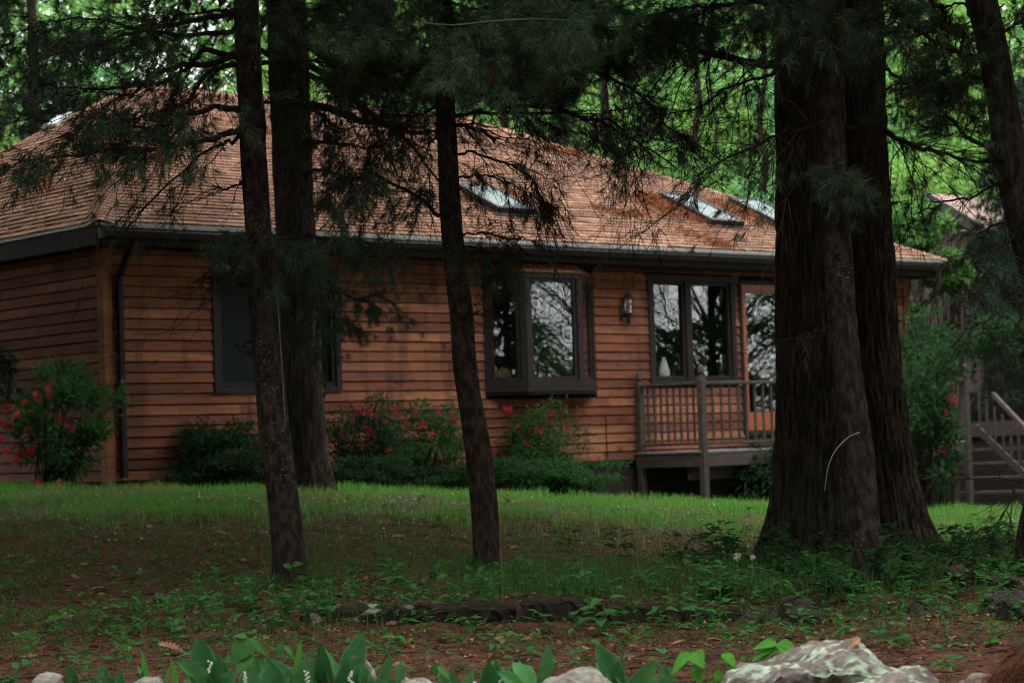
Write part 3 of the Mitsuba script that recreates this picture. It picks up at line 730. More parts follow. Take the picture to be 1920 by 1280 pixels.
# ------------------------------------------------------------------ trees
def trunk_mesh(path, rad, sides, rings, seed, furrow=0.0, freq=16, flare=None, rough=.01):
    """tapered trunk along the path; furrow: depth of vertical bark furrows; flare: [(angle, spread, amount, height)] root swells"""
    pr = spline(np.hstack([path, np.asarray(rad)[:, None]]), rings)
    c, r = pr[:, :3], pr[:, 3]
    th = np.arange(sides) * 2 * math.pi / sides
    zz = c[:, 2:3]
    p = np.stack([np.broadcast_to(np.cos(th) * freq / 6.28, (rings, sides)), np.broadcast_to(np.sin(th) * freq / 6.28, (rings, sides)), np.broadcast_to(zz * (2.6 if freq > 40 else 1.5), (rings, sides))], -1)
    n1 = meshkit.fbm(p + (meshkit.noise(p * V(.7, .7, 1.5), seed + 3) * .7)[..., None], 3, seed)
    rid = np.abs(n1 - .5) * 2
    rr = r[:, None] * (1 + rough * (meshkit.fbm(p * .5, 2, seed + 9) - .5) * 6) + furrow * (np.clip(rid * 2.4, 0, 1) - .6) + furrow * .55 * (meshkit.noise(p * V(2.3, 2.3, 3.1), seed + 5) - .5)
    if flare:
        h = zz - zz[0]
        for a, sp, am, hh in flare:
            da = np.angle(np.exp(1j * (th - a)))
            rr = rr + am * np.exp(-(da / sp) ** 2) * np.exp(-(h / hh) ** 1.3)
    v = c[:, None] + np.stack([rr * np.cos(th), rr * np.sin(th), 0 * rr], -1)
    i = np.arange(sides); j = (i + 1) % sides; m = np.arange(rings - 1)[:, None] * sides
    q = np.stack([m + i, m + j, m + sides + j, m + sides + i], -1).reshape(-1, 4)
    return v.reshape(-1, 3), np.vstack([q[:, [0, 1, 2]], q[:, [0, 2, 3]]])

def px_trunk(pts, d, top=7.0, lean_d=0.0, base_drop=.25):
    """pts: (u centre, v, width in pixels) from the ground up; d: distance. Goes on above the frame for `top` metres."""
    P, Rr = [], []
    for u, v, wd in pts:
        P.append(at(u, v, d)); Rr.append(wd / 2 * d / FPX)
    P = np.array(P); Rr = np.array(Rr)
    b = P[0] + (P[0] - P[1]) / max((P[1] - P[0])[2], .05) * base_drop
    P = np.vstack([b, P]); Rr = np.concatenate([[Rr[0] * 1.12], Rr])
    up = unit(P[-1] - P[-3]); up = unit(up + V(0, 0, .6))
    for k in range(1, 4):
        P = np.vstack([P, P[-1] + up * top / 3]); Rr = np.append(Rr, Rr[-1] * .82)
    return P, Rr

def needles(pos, axis, rng, K=44, L=.095, w=.0014, spread=(.25, 1.25), back=.05):
    """needle tufts: K thin triangles round each shoot end"""
    n = len(pos)
    axis = unit(axis)
    ref = np.where(np.abs(axis[:, 2:3]) > .9, V(1, 0, 0), V(0, 0, 1))
    a = unit(np.cross(axis, ref)); b = np.cross(axis, a)
    ph = rng.uniform(0, 2 * math.pi, (n, K)); sp = rng.uniform(*spread, (n, K))
    rad = np.cos(ph)[..., None] * a[:, None] + np.sin(ph)[..., None] * b[:, None]
    d = np.cos(sp)[..., None] * axis[:, None] + np.sin(sp)[..., None] * rad
    d[..., 2] -= .12; d = unit(d)
    o = pos[:, None] - axis[:, None] * rng.uniform(0, back, (n, K, 1))
    Ln = L * rng.uniform(.75, 1.1, (n, K, 1))
    s = unit(np.cross(d, rng.normal(size=(n, K, 3)))) * w
    v = np.stack([o - s, o + s, o + d * Ln], 2).reshape(-1, 3)
    return v, np.arange(n * K * 3).reshape(-1, 3)

def grow(path, r0, r1, rng, n_tw=16, tw=.6, start=.2, tufts=1.0, droop=.35, sub=4, K=24, L=.095, flat=.6, curl=.0, w=.0021):
    """a pine limb: main axis, side twigs, sub twigs and needle tufts. Returns (bark mesh, needle mesh or None, tuft count)"""
    M = 26
    P = spline(path, M)
    jit = np.cumsum(rng.normal(size=(M, 3)), 0) * .008; jit -= np.linspace(0, 1, M)[:, None] * jit[-1]
    P = P + jit
    if tufts <= .2: tw, droop, n_tw = tw * 1.45, droop * .5, int(n_tw * 1.15)
    parts = [tubes(P[None], np.linspace(r0, r1, M)[None], 6)]
    T = unit(np.gradient(P, axis=0))
    tw_p, tw_r, tf_p, tf_a = [], [], [], []
    S = np.linspace(0, 1, 6)[:, None]
    def shoot(b, d, L_, r_):
        dr = droop * (1 + curl * rng.uniform(-.5, 1.5))
        wig = np.cumsum(rng.normal(size=(6, 3)), 0) * L_ * .035; wig[0] = 0
        p = b + d * S * L_ + V(0, 0, -1) * S**2 * L_ * dr + wig
        tw_p.append(p); tw_r.append(np.linspace(r_, r_ * .35, 6))
        return p
    for _ in range(n_tw):
        t = rng.uniform(start, 1); i = min(int(t * (M - 1)), M - 2)
        ax = T[i]; side = unit(np.cross(ax, V(0, 0, 1))); up = np.cross(side, ax)
        ph = rng.choice([0, math.pi]) + rng.normal() * flat
        al = rng.uniform(.5, 1.25)
        d = math.cos(al) * ax + math.sin(al) * (math.cos(ph) * side + math.sin(ph) * up)
        Lt = tw * rng.uniform(.35, 1.0) * (1.15 - .6 * t)
        p = shoot(P[i], d, Lt, max(r1 * .8, .0035) * (1.1 - .3 * t))
        live = rng.random() < tufts
        ends = [p]
        for _ in range(sub if tufts > .2 else sub + 3):
            j = rng.integers(1, 5); dd = unit(p[j + 1] - p[j]); s2 = unit(np.cross(dd, rng.normal(size=3)))
            d2 = unit(dd * .75 + s2 * rng.uniform(.5, 1.1))
            ends.append(shoot(p[j], d2, Lt * rng.uniform(.25, .6), .0024))
        if live:
            for e in ends:
                for k in ((5, 4, 3) if rng.random() < .35 else (5,)):
                    tf_p.append(e[k]); tf_a.append(e[k] - e[k - 1] + V(0, 0, .004))
    if tufts <= .3:
        for _ in range(max(3, n_tw // 3)):
            i = rng.integers(int(start * M), M - 1); ax = T[i]; side = unit(np.cross(ax, V(0, 0, 1))); up = np.cross(side, ax)
            ph = rng.uniform(0, 6.283); al = rng.uniform(.25, 1.0)
            d = math.cos(al) * ax + math.sin(al) * (math.cos(ph) * side + math.sin(ph) * up * .8)
            Lt = tw * rng.uniform(1.0, 1.9); o_d, droop = droop, .12
            p = shoot(P[i], d, Lt, .0042)
            for _ in range(6):
                j = rng.integers(1, 5); dd = unit(p[j + 1] - p[j]); q = shoot(p[j], unit(dd + unit(np.cross(dd, rng.normal(size=3))) * rng.uniform(.35, .8)), Lt * rng.uniform(.2, .5), .0026)
                k = rng.integers(2, 5); d3 = unit(q[k + 1] - q[k]); shoot(q[k], unit(d3 + rng.normal(size=3) * .45), Lt * rng.uniform(.08, .22), .0019)
            droop = o_d
    if len(tw_p): parts.append(tubes(np.array(tw_p), np.array(tw_r), 4))
    nd = needles(np.array(tf_p), np.array(tf_a), rng, K, L, w) if tf_p else None
    return join(parts), nd

def branch_from_px(pts, d, dd=0.0):
    """pixel polyline -> points that start d metres away and drift by dd metres in depth towards the tip"""
    n = len(pts)
    return np.array([at(u, v, d + dd * i / max(n - 1, 1)) for i, (u, v) in enumerate(pts)])

def crown(center, size, n, card, rng, layers=7):
    """boughs of needle sprays above the frame: small cards in flat layers"""
    out = []
    for k in range(layers):
        z = center[2] + size[2] * (k / layers - .3)
        R_ = size[0] * (1 - .6 * k / layers)
        m = n // layers
        a = rng.uniform(0, 6.283, m); q = np.sqrt(rng.uniform(.0, 1, m)) * R_ * (0.75 + .25 * np.sin(a * 5 + k))
        p = np.stack([center[0] + q * np.cos(a), center[1] + q * np.sin(a), z + rng.normal(size=m) * .18 - .12 * q], 1)
        d = np.stack([np.cos(a), np.sin(a), rng.normal(size=m) * .35], 1) + rng.normal(size=(m, 3)) * .5
        out.append(leaf_cards(p, d, rng.normal(size=(m, 3)) * .5 + V(0, 0, 1), card * rng.uniform(.6, 1.3, m), card * .45 * rng.uniform(.6, 1.2, m)))
    return join(out)

class Pine:
    def __init__(self, label, trunk, seed, bark='mat_bark_young', group=None, needle='mat_needles', name='pine_tree', **kw):
        self.key = thing(name, label, 'tree', group)
        self.rng = np.random.default_rng(seed); self.needle = needle
        self.P, self.R = trunk
        add(f'{self.key}__trunk', trunk_mesh(self.P, self.R, kw.get('sides', 64), kw.get('rings', 420), seed, kw.get('furrow', .008), kw.get('freq', 26), kw.get('flare'), kw.get('rough', .016)), bark, smooth=True)
    def limb(self, path, r0, r1=.004, needle=None, **kw):
        b, nd = grow(path, r0, r1, self.rng, **kw)
        k = add(f'{self.key}__branch', b, 'mat_twig')
        if nd is not None: add(f'{k}__needles', nd, needle or self.needle, kind='stuff')
        return k
    def crown(self, c, size, n, card=.26):
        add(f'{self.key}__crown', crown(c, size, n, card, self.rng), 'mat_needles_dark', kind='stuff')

def dead_tuft(pts, d, key):
    P = np.array([at(u, v, d) for u, v in pts]); r = np.random.default_rng(int(pts[0][0]))
    ax = np.tile(V(0, 0, -1), (len(P), 1)) + r.normal(size=(len(P), 3)) * .25
    add(key, needles(P, ax, r, 34, .10, .002, (.05, .4), .05), 'mat_needles_dead', label='hanging tuft of dead orange needles')

# --- front slim pine, left
dA = 14.0
A = Pine('slim lichen spotted pine before the left window, left one of the two young pines', px_trunk([(548, 1099, 70), (538, 1000, 62), (526, 900, 60), (514, 800, 59), (505, 700, 57), (496, 600, 54), (488, 500, 51), (482, 400, 48), (476, 300, 49), (471, 200, 49), (464, 80, 47), (460, -20, 45)], dA), 101, flare=[(3.6, .6, .055, .18), (5.2, .5, .06, .2), (1.0, .8, .04, .16), (4.4, .35, .03, .12)])
add(f'{A.key}__resin_streak', join([tubes(np.array([[at(u + 0, v, dA - .108) for u, v in [(484, -10), (487, 60), (490, 130), (493, 205)]]]), np.full((1, 4), .004), 4), tubes(np.array([[at(u, v, dA - .095) for u, v in spline([(519, 540), (523, 600), (527, 660), (531, 730), (535, 800)], 12)]]), np.full((1, 12), .0035), 4)]), 'mat_resin', label='thin pale streak of dried resin', kind='stuff')
L_ = A.limb
L_(branch_from_px([(447, 22), (400, 38), (330, 52), (250, 72), (170, 92), (60, 120)], dA, -1.0), .022, n_tw=28, tw=.75, tufts=.8, droop=.25)
L_(branch_from_px([(450, 60), (380, 62), (300, 55), (220, 40), (140, 40), (40, 60)], dA, .8), .018, n_tw=30, tw=.8, tufts=.8, droop=.25)
L_(branch_from_px([(452, 95), (390, 118), (345, 124), (275, 147), (237, 172), (190, 200), (110, 260)], dA, -.9), .022, n_tw=26, tw=.5, tufts=.12, droop=.5, curl=1)
L_(branch_from_px([(452, 110), (390, 100), (367, 118), (332, 150), (300, 162), (250, 167), (207, 171), (157, 167), (90, 158)], dA, .6), .020, n_tw=26, tw=.55, tufts=.3, droop=.3, curl=1)
L_(branch_from_px([(455, 122), (437, 126), (410, 135), (375, 160), (350, 190), (302, 203), (240, 225)], dA, -.4), .022, n_tw=22, tw=.5, tufts=.15, droop=.6, curl=1)
L_(branch_from_px([(456, 205), (430, 213), (400, 214), (345, 224), (290, 232), (230, 236), (170, 262)], dA, -.8), .024, n_tw=30, tw=.62, tufts=.8, droop=.35)
L_(branch_from_px([(458, 243), (430, 243), (400, 247), (350, 258), (290, 267), (210, 275), (100, 292), (20, 300)], dA, -1.2), .024, n_tw=40, tw=.6, tufts=.8, droop=.3)
L_(branch_from_px([(460, 246), (430, 258), (400, 276), (340, 322), (280, 382), (235, 435)], dA, .5), .015, n_tw=12, tw=.35, tufts=0, droop=.4, curl=1)
L_(branch_from_px([(462, 345), (440, 341), (405, 343)], dA, -.1), .012, n_tw=4, tw=.3, tufts=0)
L_(branch_from_px([(480, 525), (465, 527), (450, 533)], dA, -.25), .02, .016, n_tw=3, tw=.5, tufts=0, droop=.8, curl=1)
L_(branch_from_px([(478, 525), (440, 524), (400, 524), (370, 524)], dA, -.2), .009, n_tw=8, tw=.35, tufts=0, droop=.9, curl=1)
L_(branch_from_px([(482, 640), (465, 641), (438, 642)], dA, -.2), .010, .008, n_tw=0)
L_(branch_from_px([(485, 655), (470, 656), (455, 659)], dA, -.1), .010, .007, n_tw=0)
L_(branch_from_px([(500, 445), (470, 440), (440, 452), (415, 470)], dA, -.3), .010, n_tw=16, tw=.3, tufts=.95, droop=.5)
L_(branch_from_px([(492, 440), (510, 455), (540, 460), (575, 470)], dA, -.4), .010, n_tw=18, tw=.32, tufts=.95, droop=.6)
L_(branch_from_px([(478, 196), (505, 192), (560, 205), (620, 230)], dA, .3), .014, n_tw=14, tw=.45, tufts=.2, droop=.5, curl=1)
L_(branch_from_px([(470, 70), (520, 45), (600, 15), (690, -5)], dA, -.5), .02, n_tw=26, tw=.7, tufts=.8)
L_(branch_from_px([(470, 120), (530, 120), (610, 110), (700, 90)], dA, .6), .018, n_tw=24, tw=.75, tufts=.7, droop=.25)
for q in ([(85, 345), (95, 340), (75, 350)], [(45, 345), (52, 340)], [(295, 290), (300, 285), (305, 300)]): dead_tuft(q, dA - .9, f'{A.key}__dead_needles')

# --- big trunk near the house behind it
dB = 23.0
B = Pine('thick dark pine trunk close to the house wall, just behind the slim left pine', px_trunk([(587, 922, 84), (578, 860, 76), (573, 800, 75), (562, 600, 74), (553, 400, 74), (544, 200, 75), (537, 0, 76)], dB, 10), 102, 'mat_bark_old', furrow=.016, freq=26, needle='mat_needles_dark', flare=[(3.3, .5, .10, .25), (5.9, .5, .12, .3), (4.6, .5, .06, .2)])
L_ = B.limb
L_(branch_from_px([(575, 199), (615, 201), (655, 220), (717, 231), (755, 241), (792, 245), (840, 240)], dB, -1), .05, .012, n_tw=22, tw=.8, tufts=.1, droop=.5, curl=1)
L_(branch_from_px([(540, 60), (567, 72), (630, 130), (655, 165), (680, 207), (705, 240), (715, 270), (730, 297), (745, 330)], dB, -2), .05, .010, n_tw=22, tw=.9, tufts=.1, droop=.4, curl=1)
L_(branch_from_px([(575, 120), (640, 170), (690, 215), (760, 262), (800, 310), (830, 350)], dB, -1.5), .04, .010, n_tw=22, tw=.9, tufts=.15, droop=.4, curl=1)
L_(branch_from_px([(560, 20), (640, 40), (697, 50), (750, 90), (800, 150)], dB, -1), .05, n_tw=50, tw=1.3, tufts=.95, K=40, L=.12, w=.0025)
L_(branch_from_px([(560, 90), (640, 95), (720, 110), (800, 130)], dB, -2.0), .045, n_tw=44, tw=1.3, tufts=.85, K=34, L=.12, w=.0025)
L_(branch_from_px([(560, 140), (620, 150), (700, 150), (790, 165)], dB, .8), .04, n_tw=38, tw=1.1, tufts=.8, K=34, L=.12, w=.0025)
L_(branch_from_px([(560, 60), (650, 10), (740, -10), (820, 0)], dB, .8), .04, n_tw=50, tw=1.3, tufts=1, K=40, L=.12, w=.0025)
L_(branch_from_px([(520, 40), (450, 20), (380, 25), (300, 40)], dB, 1.0), .04, n_tw=26, tw=1.1, tufts=.6, K=30, L=.12, w=.0025)
L_(branch_from_px([(530, 110), (470, 90), (420, 100), (380, 120)], dB, 1.0), .04, n_tw=20, tw=.9, tufts=.4, K=30, L=.12, w=.0025)
L_(branch_from_px([(560, 270), (610, 265), (670, 270), (730, 290)], dB, -2.2), .03, n_tw=24, tw=.8, tufts=.4, droop=.4, K=26, L=.10, w=.0022)
L_(branch_from_px([(560, 330), (600, 320), (650, 330), (690, 345)], dB, -2.2), .025, n_tw=22, tw=.7, tufts=.5, droop=.6, curl=1, K=36, L=.10, w=.0022)
L_(branch_from_px([(570, 440), (620, 445), (680, 450), (740, 470)], dB, -2.5), .025, n_tw=26, tw=.75, tufts=.9, droop=.7, K=30, L=.10, w=.0022)
L_(branch_from_px([(570, 500), (600, 540), (660, 560), (708, 552)], dB, -2.5), .03, .008, n_tw=24, tw=.8, tufts=.8, droop=.8, K=30, L=.10, w=.0022)
L_(branch_from_px([(560, 440), (520, 440), (470, 455), (440, 470)], dB, -2.5), .02, n_tw=22, tw=.6, tufts=.9, droop=.6, K=30, L=.10, w=.0022)
L_(branch_from_px([(570, 520), (600, 580), (640, 600), (660, 620)], dB, -2.0), .02, n_tw=16, tw=.5, tufts=.6, droop=.8, K=36, L=.10, w=.0022)
dead_tuft([(567, 250), (570, 246)], dB - 2.4, f'{B.key}__dead_needles')

# --- front slim pine, middle
dC = 14.6
C = Pine('slim curved pine trunk with needle boughs at its top, standing before the bay window', px_trunk([(914, 1078, 54), (912, 1000, 50), (903, 900, 49), (890, 800, 47), (874, 700, 44), (866, 600, 45), (854, 500, 43), (845, 400, 40), (840, 300, 39), (834, 180, 37), (830, 60, 36), (828, -20, 35)], dC), 103, flare=[(3.4, .6, .05, .18), (5.6, .5, .055, .2), (4.6, .35, .03, .12)])
L_ = C.limb
L_(branch_from_px([(840, 160), (860, 162), (920, 172), (960, 188), (1035, 199), (1090, 215), (1135, 228), (1175, 250), (1210, 270), (1270, 318)], dC, -.8), .020, n_tw=26, tw=.5, tufts=.08, droop=.5, curl=1)
L_(branch_from_px([(835, 100), (900, 112), (960, 120), (1022, 122), (1100, 123), (1135, 145), (1175, 167), (1222, 197), (1250, 227), (1287, 262), (1350, 300)], dC, .8), .020, n_tw=28, tw=.55, tufts=.15, droop=.4, curl=1)
L_(branch_from_px([(842, 215), (920, 210), (1000, 214), (1080, 216), (1150, 235), (1200, 300)], dC, .3), .014, n_tw=24, tw=.5, tufts=.05, droop=.5, curl=1)
L_(branch_from_px([(845, 230), (880, 242), (905, 255), (926, 265)], dC, -.35), .014, .011, n_tw=6, tw=.35, tufts=0, droop=.7, curl=1)
L_(branch_from_px([(848, 290), (890, 290), (960, 315), (1000, 345), (1020, 380), (1052, 435)], dC, -.4), .010, n_tw=26, tw=.45, tufts=.25, droop=.5, curl=1)
L_(branch_from_px([(852, 405), (825, 405), (805, 380), (765, 360), (720, 341), (680, 338), (640, 347), (600, 370)], dC, -.8), .017, n_tw=26, tw=.42, tufts=.2, droop=.7, curl=1)
L_(branch_from_px([(842, 245), (822, 250), (806, 274)], dC, .2), .011, .009, n_tw=2, tw=.2, tufts=0)
L_(branch_from_px([(855, 445), (900, 440), (950, 452), (985, 448)], dC, -.3), .008, n_tw=14, tw=.35, tufts=.1, droop=.6, curl=1)
L_(branch_from_px([(858, 470), (890, 462), (940, 470)], dC, -.4), .007, n_tw=8, tw=.3, tufts=.1, droop=.6, curl=1)
L_(branch_from_px([(868, 600), (890, 594), (915, 590)], dC, -.3), .005, n_tw=3, tw=.2, tufts=0)
L_(branch_from_px([(850, 340), (900, 330), (960, 345), (1010, 362)], dC, .3), .008, n_tw=18, tw=.4, tufts=.4, droop=.5, curl=1)
L_(branch_from_px([(845, 190), (790, 215), (730, 260), (690, 300)], dC, -.4), .012, n_tw=22, tw=.45, tufts=.2, droop=.6, curl=1)
for pts, dd, nt in (([(832, 40), (780, 60), (720, 62), (660, 50)], -1.2, 26), ([(832, 20), (850, 60), (880, 80), (900, 100)], -1.5, 20), ([(832, 0), (900, 20), (980, 30), (1060, 35)], -1.5, 34), ([(832, 60), (920, 62), (1010, 80), (1100, 78)], -1.0, 34), ([(832, -20), (930, -10), (1040, 0), (1160, 15)], -1.0, 36),
                    ([(832, 50), (940, 70), (1060, 60), (1200, 40), (1290, 30)], .4, 44), ([(832, 90), (890, 110), (930, 120), (980, 140)], -.9, 22), ([(832, 10), (760, 0), (700, -5), (640, 10)], -.8, 30), ([(832, 110), (960, 130), (1080, 120), (1180, 100)], .8, 40), ([(832, 130), (780, 130), (720, 120), (660, 130)], .5, 36)):
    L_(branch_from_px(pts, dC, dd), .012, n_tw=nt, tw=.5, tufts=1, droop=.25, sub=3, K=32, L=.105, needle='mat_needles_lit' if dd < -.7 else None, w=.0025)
add(f'{C.key}__bare_twig', tubes(np.array([spline([at(u, v, dC - 1.5) for u, v in [(785, 42), (850, 47), (920, 40), (1000, 36), (1060, 38)]], 20)]), np.full((1, 20), .004), 5), 'mat_twig_pale', label='pale thin bare twig crossing the needles')
dead_tuft([(920, 128), (924, 124), (918, 135)], dC - 1.2, f'{C.key}__dead_needles'); dead_tuft([(1112, 230), (1125, 235), (1130, 228), (1118, 238)], dC + .3, f'{C.key}__dead_needles'); dead_tuft([(1168, 215), (1060, 245), (1040, 250)], dC + .4, f'{C.key}__dead_needles')

# --- the great trunks right of the middle
dD = 17.0
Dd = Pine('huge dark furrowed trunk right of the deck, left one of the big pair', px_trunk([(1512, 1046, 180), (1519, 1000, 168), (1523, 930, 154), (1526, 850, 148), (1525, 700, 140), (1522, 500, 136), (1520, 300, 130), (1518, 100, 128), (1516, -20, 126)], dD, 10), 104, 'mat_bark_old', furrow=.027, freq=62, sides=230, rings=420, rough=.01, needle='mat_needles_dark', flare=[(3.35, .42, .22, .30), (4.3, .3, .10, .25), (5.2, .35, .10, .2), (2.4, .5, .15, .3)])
L_ = Dd.limb
L_(branch_from_px([(1480, 118), (1455, 119), (1417, 121), (1370, 118), (1335, 105), (1305, 92), (1282, 77), (1260, 67), (1222, 60)], dD, -.6), .04, .012, n_tw=30, tw=.9, tufts=.35, droop=.4, curl=1)
L_(branch_from_px([(1480, 130), (1430, 150), (1370, 165), (1300, 200), (1240, 215)], dD, .8), .02, n_tw=30, tw=.8, tufts=.25, droop=.4, curl=1)
L_(branch_from_px([(1480, 20), (1420, 10), (1350, 20), (1290, 20), (1200, 30)], dD, -.4), .03, n_tw=46, tw=.9, tufts=.9)
L_(branch_from_px([(1480, 60), (1440, 55), (1400, 35), (1380, 10)], dD, -.6), .02, n_tw=30, tw=.7, tufts=.8)
dE = 17.6
Ee = Pine('huge dark furrowed trunk flaring at its base, right one of the big pair', px_trunk([(1660, 1010, 176), (1655, 960, 156), (1648, 880, 138), (1638, 780, 126), (1627, 650, 118), (1618, 500, 116), (1611, 350, 112), (1606, 200, 108), (1604, 60, 106), (1603, -20, 104)], dE, 10), 105, 'mat_bark_old', furrow=.025, freq=60, sides=220, rings=420, rough=.012, needle='mat_needles_dark', flare=[(5.95, .35, .20, .25), (4.9, .4, .08, .2), (.4, .5, .1, .3)])
L_ = Ee.limb
L_(branch_from_px([(1655, 245), (1665, 250), (1697, 260), (1732, 272), (1765, 278), (1815, 292), (1875, 305)], dE, -.9), .025, .01, n_tw=22, tw=.7, tufts=.2, droop=.6, curl=1)
L_(branch_from_px([(1650, 60), (1700, 75), (1760, 60), (1830, 40)], dE, -.5), .02, n_tw=36, tw=.9, tufts=.8)
L_(branch_from_px([(1650, 120), (1710, 140), (1770, 130)], dE, .5), .02, n_tw=30, tw=.9, tufts=.7)

# --- slim trunk before them
dF = 13.0
Fp = Pine('slim scaly pine trunk before the huge pair', px_trunk([(1632, 1116, 62), (1628, 1060, 58), (1620, 960, 57), (1612, 865, 57), (1596, 740, 55), (1579, 600, 54), (1571, 450, 53), (1560, 300, 52), (1548, 150, 51), (1540, 20, 50), (1538, -20, 50)], dF), 106, flare=[(3.8, .6, .05, .18), (5.3, .5, .05, .18)])
L_ = Fp.limb
L_(branch_from_px([(1555, 225), (1530, 229), (1490, 238), (1455, 248), (1395, 270), (1345, 300), (1300, 330)], dF, -.3), .016, n_tw=22, tw=.5, tufts=.15, droop=.5, curl=1)
L_(branch_from_px([(1545, 105), (1510, 95), (1485, 72), (1465, 80)], dF, -.5), .008, n_tw=10, tw=.28, tufts=1, needle='mat_needles')
L_(branch_from_px([(1565, 300), (1570, 315), (1555, 330)], dF, -.4), .008, n_tw=14, tw=.3, tufts=.9, droop=.6)
L_(branch_from_px([(1560, 235), (1610, 240), (1660, 255)], dF, .2), .009, n_tw=8, tw=.3, tufts=.1, droop=.5)
L_(branch_from_px([(1582, 615), (1540, 622), (1500, 640)], dF, -.3), .006, n_tw=8, tw=.3, tufts=0, droop=.5)
L_(branch_from_px([(1545, 20), (1500, 15), (1460, 5), (1430, 20)], dF, -.4), .012, n_tw=24, tw=.5, tufts=.9)
L_(branch_from_px([(1545, 40), (1580, 30), (1620, 40), (1660, 20)], dF, -.4), .012, n_tw=24, tw=.5, tufts=.9)
add(f'{Fp.key}__bare_twig', tubes(np.array([spline([at(u, v, dF - .12) for u, v in [(1612, 810), (1590, 820), (1566, 845), (1553, 875), (1546, 918)]], 20)]), np.linspace(.005, .002, 20)[None], 5), 'mat_twig_pale', label='pale curved bare twig hanging from the trunk')

# --- leaning tree at the right edge
dG = 13.5
G = Pine('dark leaning pine trunk at the right edge of the frame', px_trunk([(1938, 1120, 92), (1948, 1000, 82), (1972, 850, 72), (1976, 700, 68), (1956, 560, 66), (1924, 440, 64), (1902, 340, 62), (1886, 230, 60), (1866, 110, 58), (1842, 0, 58), (1836, -25, 58)], dG), 107, 'mat_bark_old', furrow=.008, freq=26)
L_ = G.limb
L_(branch_from_px([(1880, 117), (1865, 112), (1815, 100), (1772, 88), (1727, 65), (1700, 40), (1670, 14)], dG, -.4), .020, .008, n_tw=26, tw=.6, tufts=.55, droop=.4)
L_(branch_from_px([(1900, 310), (1870, 296), (1840, 270), (1810, 250), (1777, 220), (1752, 200), (1715, 165), (1690, 150)], dG, -.5), .017, .006, n_tw=34, tw=.6, tufts=.6, droop=.3)
L_(branch_from_px([(1905, 340), (1850, 350), (1800, 380), (1750, 385), (1720, 400)], dG, -.4), .009, n_tw=16, tw=.4, tufts=.4, droop=.4)
L_(branch_from_px([(1890, 200), (1850, 165), (1820, 150), (1780, 160), (1730, 150)], dG, .4), .012, n_tw=26, tw=.5, tufts=.8, droop=.3)
L_(branch_from_px([(1880, 60), (1910, 40), (1940, 10)], dG, -.2), .012, n_tw=18, tw=.5, tufts=.8)
L_(branch_from_px([(1860, 20), (1800, 10), (1760, 20), (1720, 0)], dG, .3), .012, n_tw=24, tw=.6, tufts=.8)
L_(branch_from_px([(1912, 430), (1870, 470), (1830, 520), (1800, 560), (1790, 580)], dG, -1.0), .010, n_tw=10, tw=.5, tufts=.35, droop=.5)
L_(branch_from_px([(1920, 500), (1890, 560), (1860, 600), (1840, 640)], dG, -1.0), .010, n_tw=9, tw=.5, tufts=.35, droop=.5)
L_(branch_from_px([(1920, 560), (1900, 620), (1870, 660), (1860, 690)], dG, -.6), .010, n_tw=8, tw=.4, tufts=.8, droop=.5)
L_(branch_from_px([(1912, 420), (1860, 420), (1820, 460), (1790, 500)], dG, -.6), .010, n_tw=18, tw=.4, tufts=.7, droop=.5)
L_(branch_from_px([(1965, 900), (1910, 915), (1870, 985), (1820, 1000)], dG, -.6), .006, n_tw=10, tw=.4, tufts=.2, droop=.3)
# crowns above the frame, which shade the yard
for t, c, s, n in ((A, (-1.9, 14.2, 7.5), (3.4, 3.0, 4.5), 15000), (C, (-.4, 15.6, 9.4), (2.2, 3, 4.0), 1200), (Dd, (2.4, 17.2, 9.0), (4.4, 4, 6), 15000), (Fp, (2.2, 13.2, 7.0), (2.8, 3, 4), 8000), (G, (3.4, 13.6, 7.0), (3.2, 3, 4.5), 4600), (B, (-2.8, 23, 9.6), (5.6, 3, 6), 30000)):
    t.crown(V(*c), s, n)

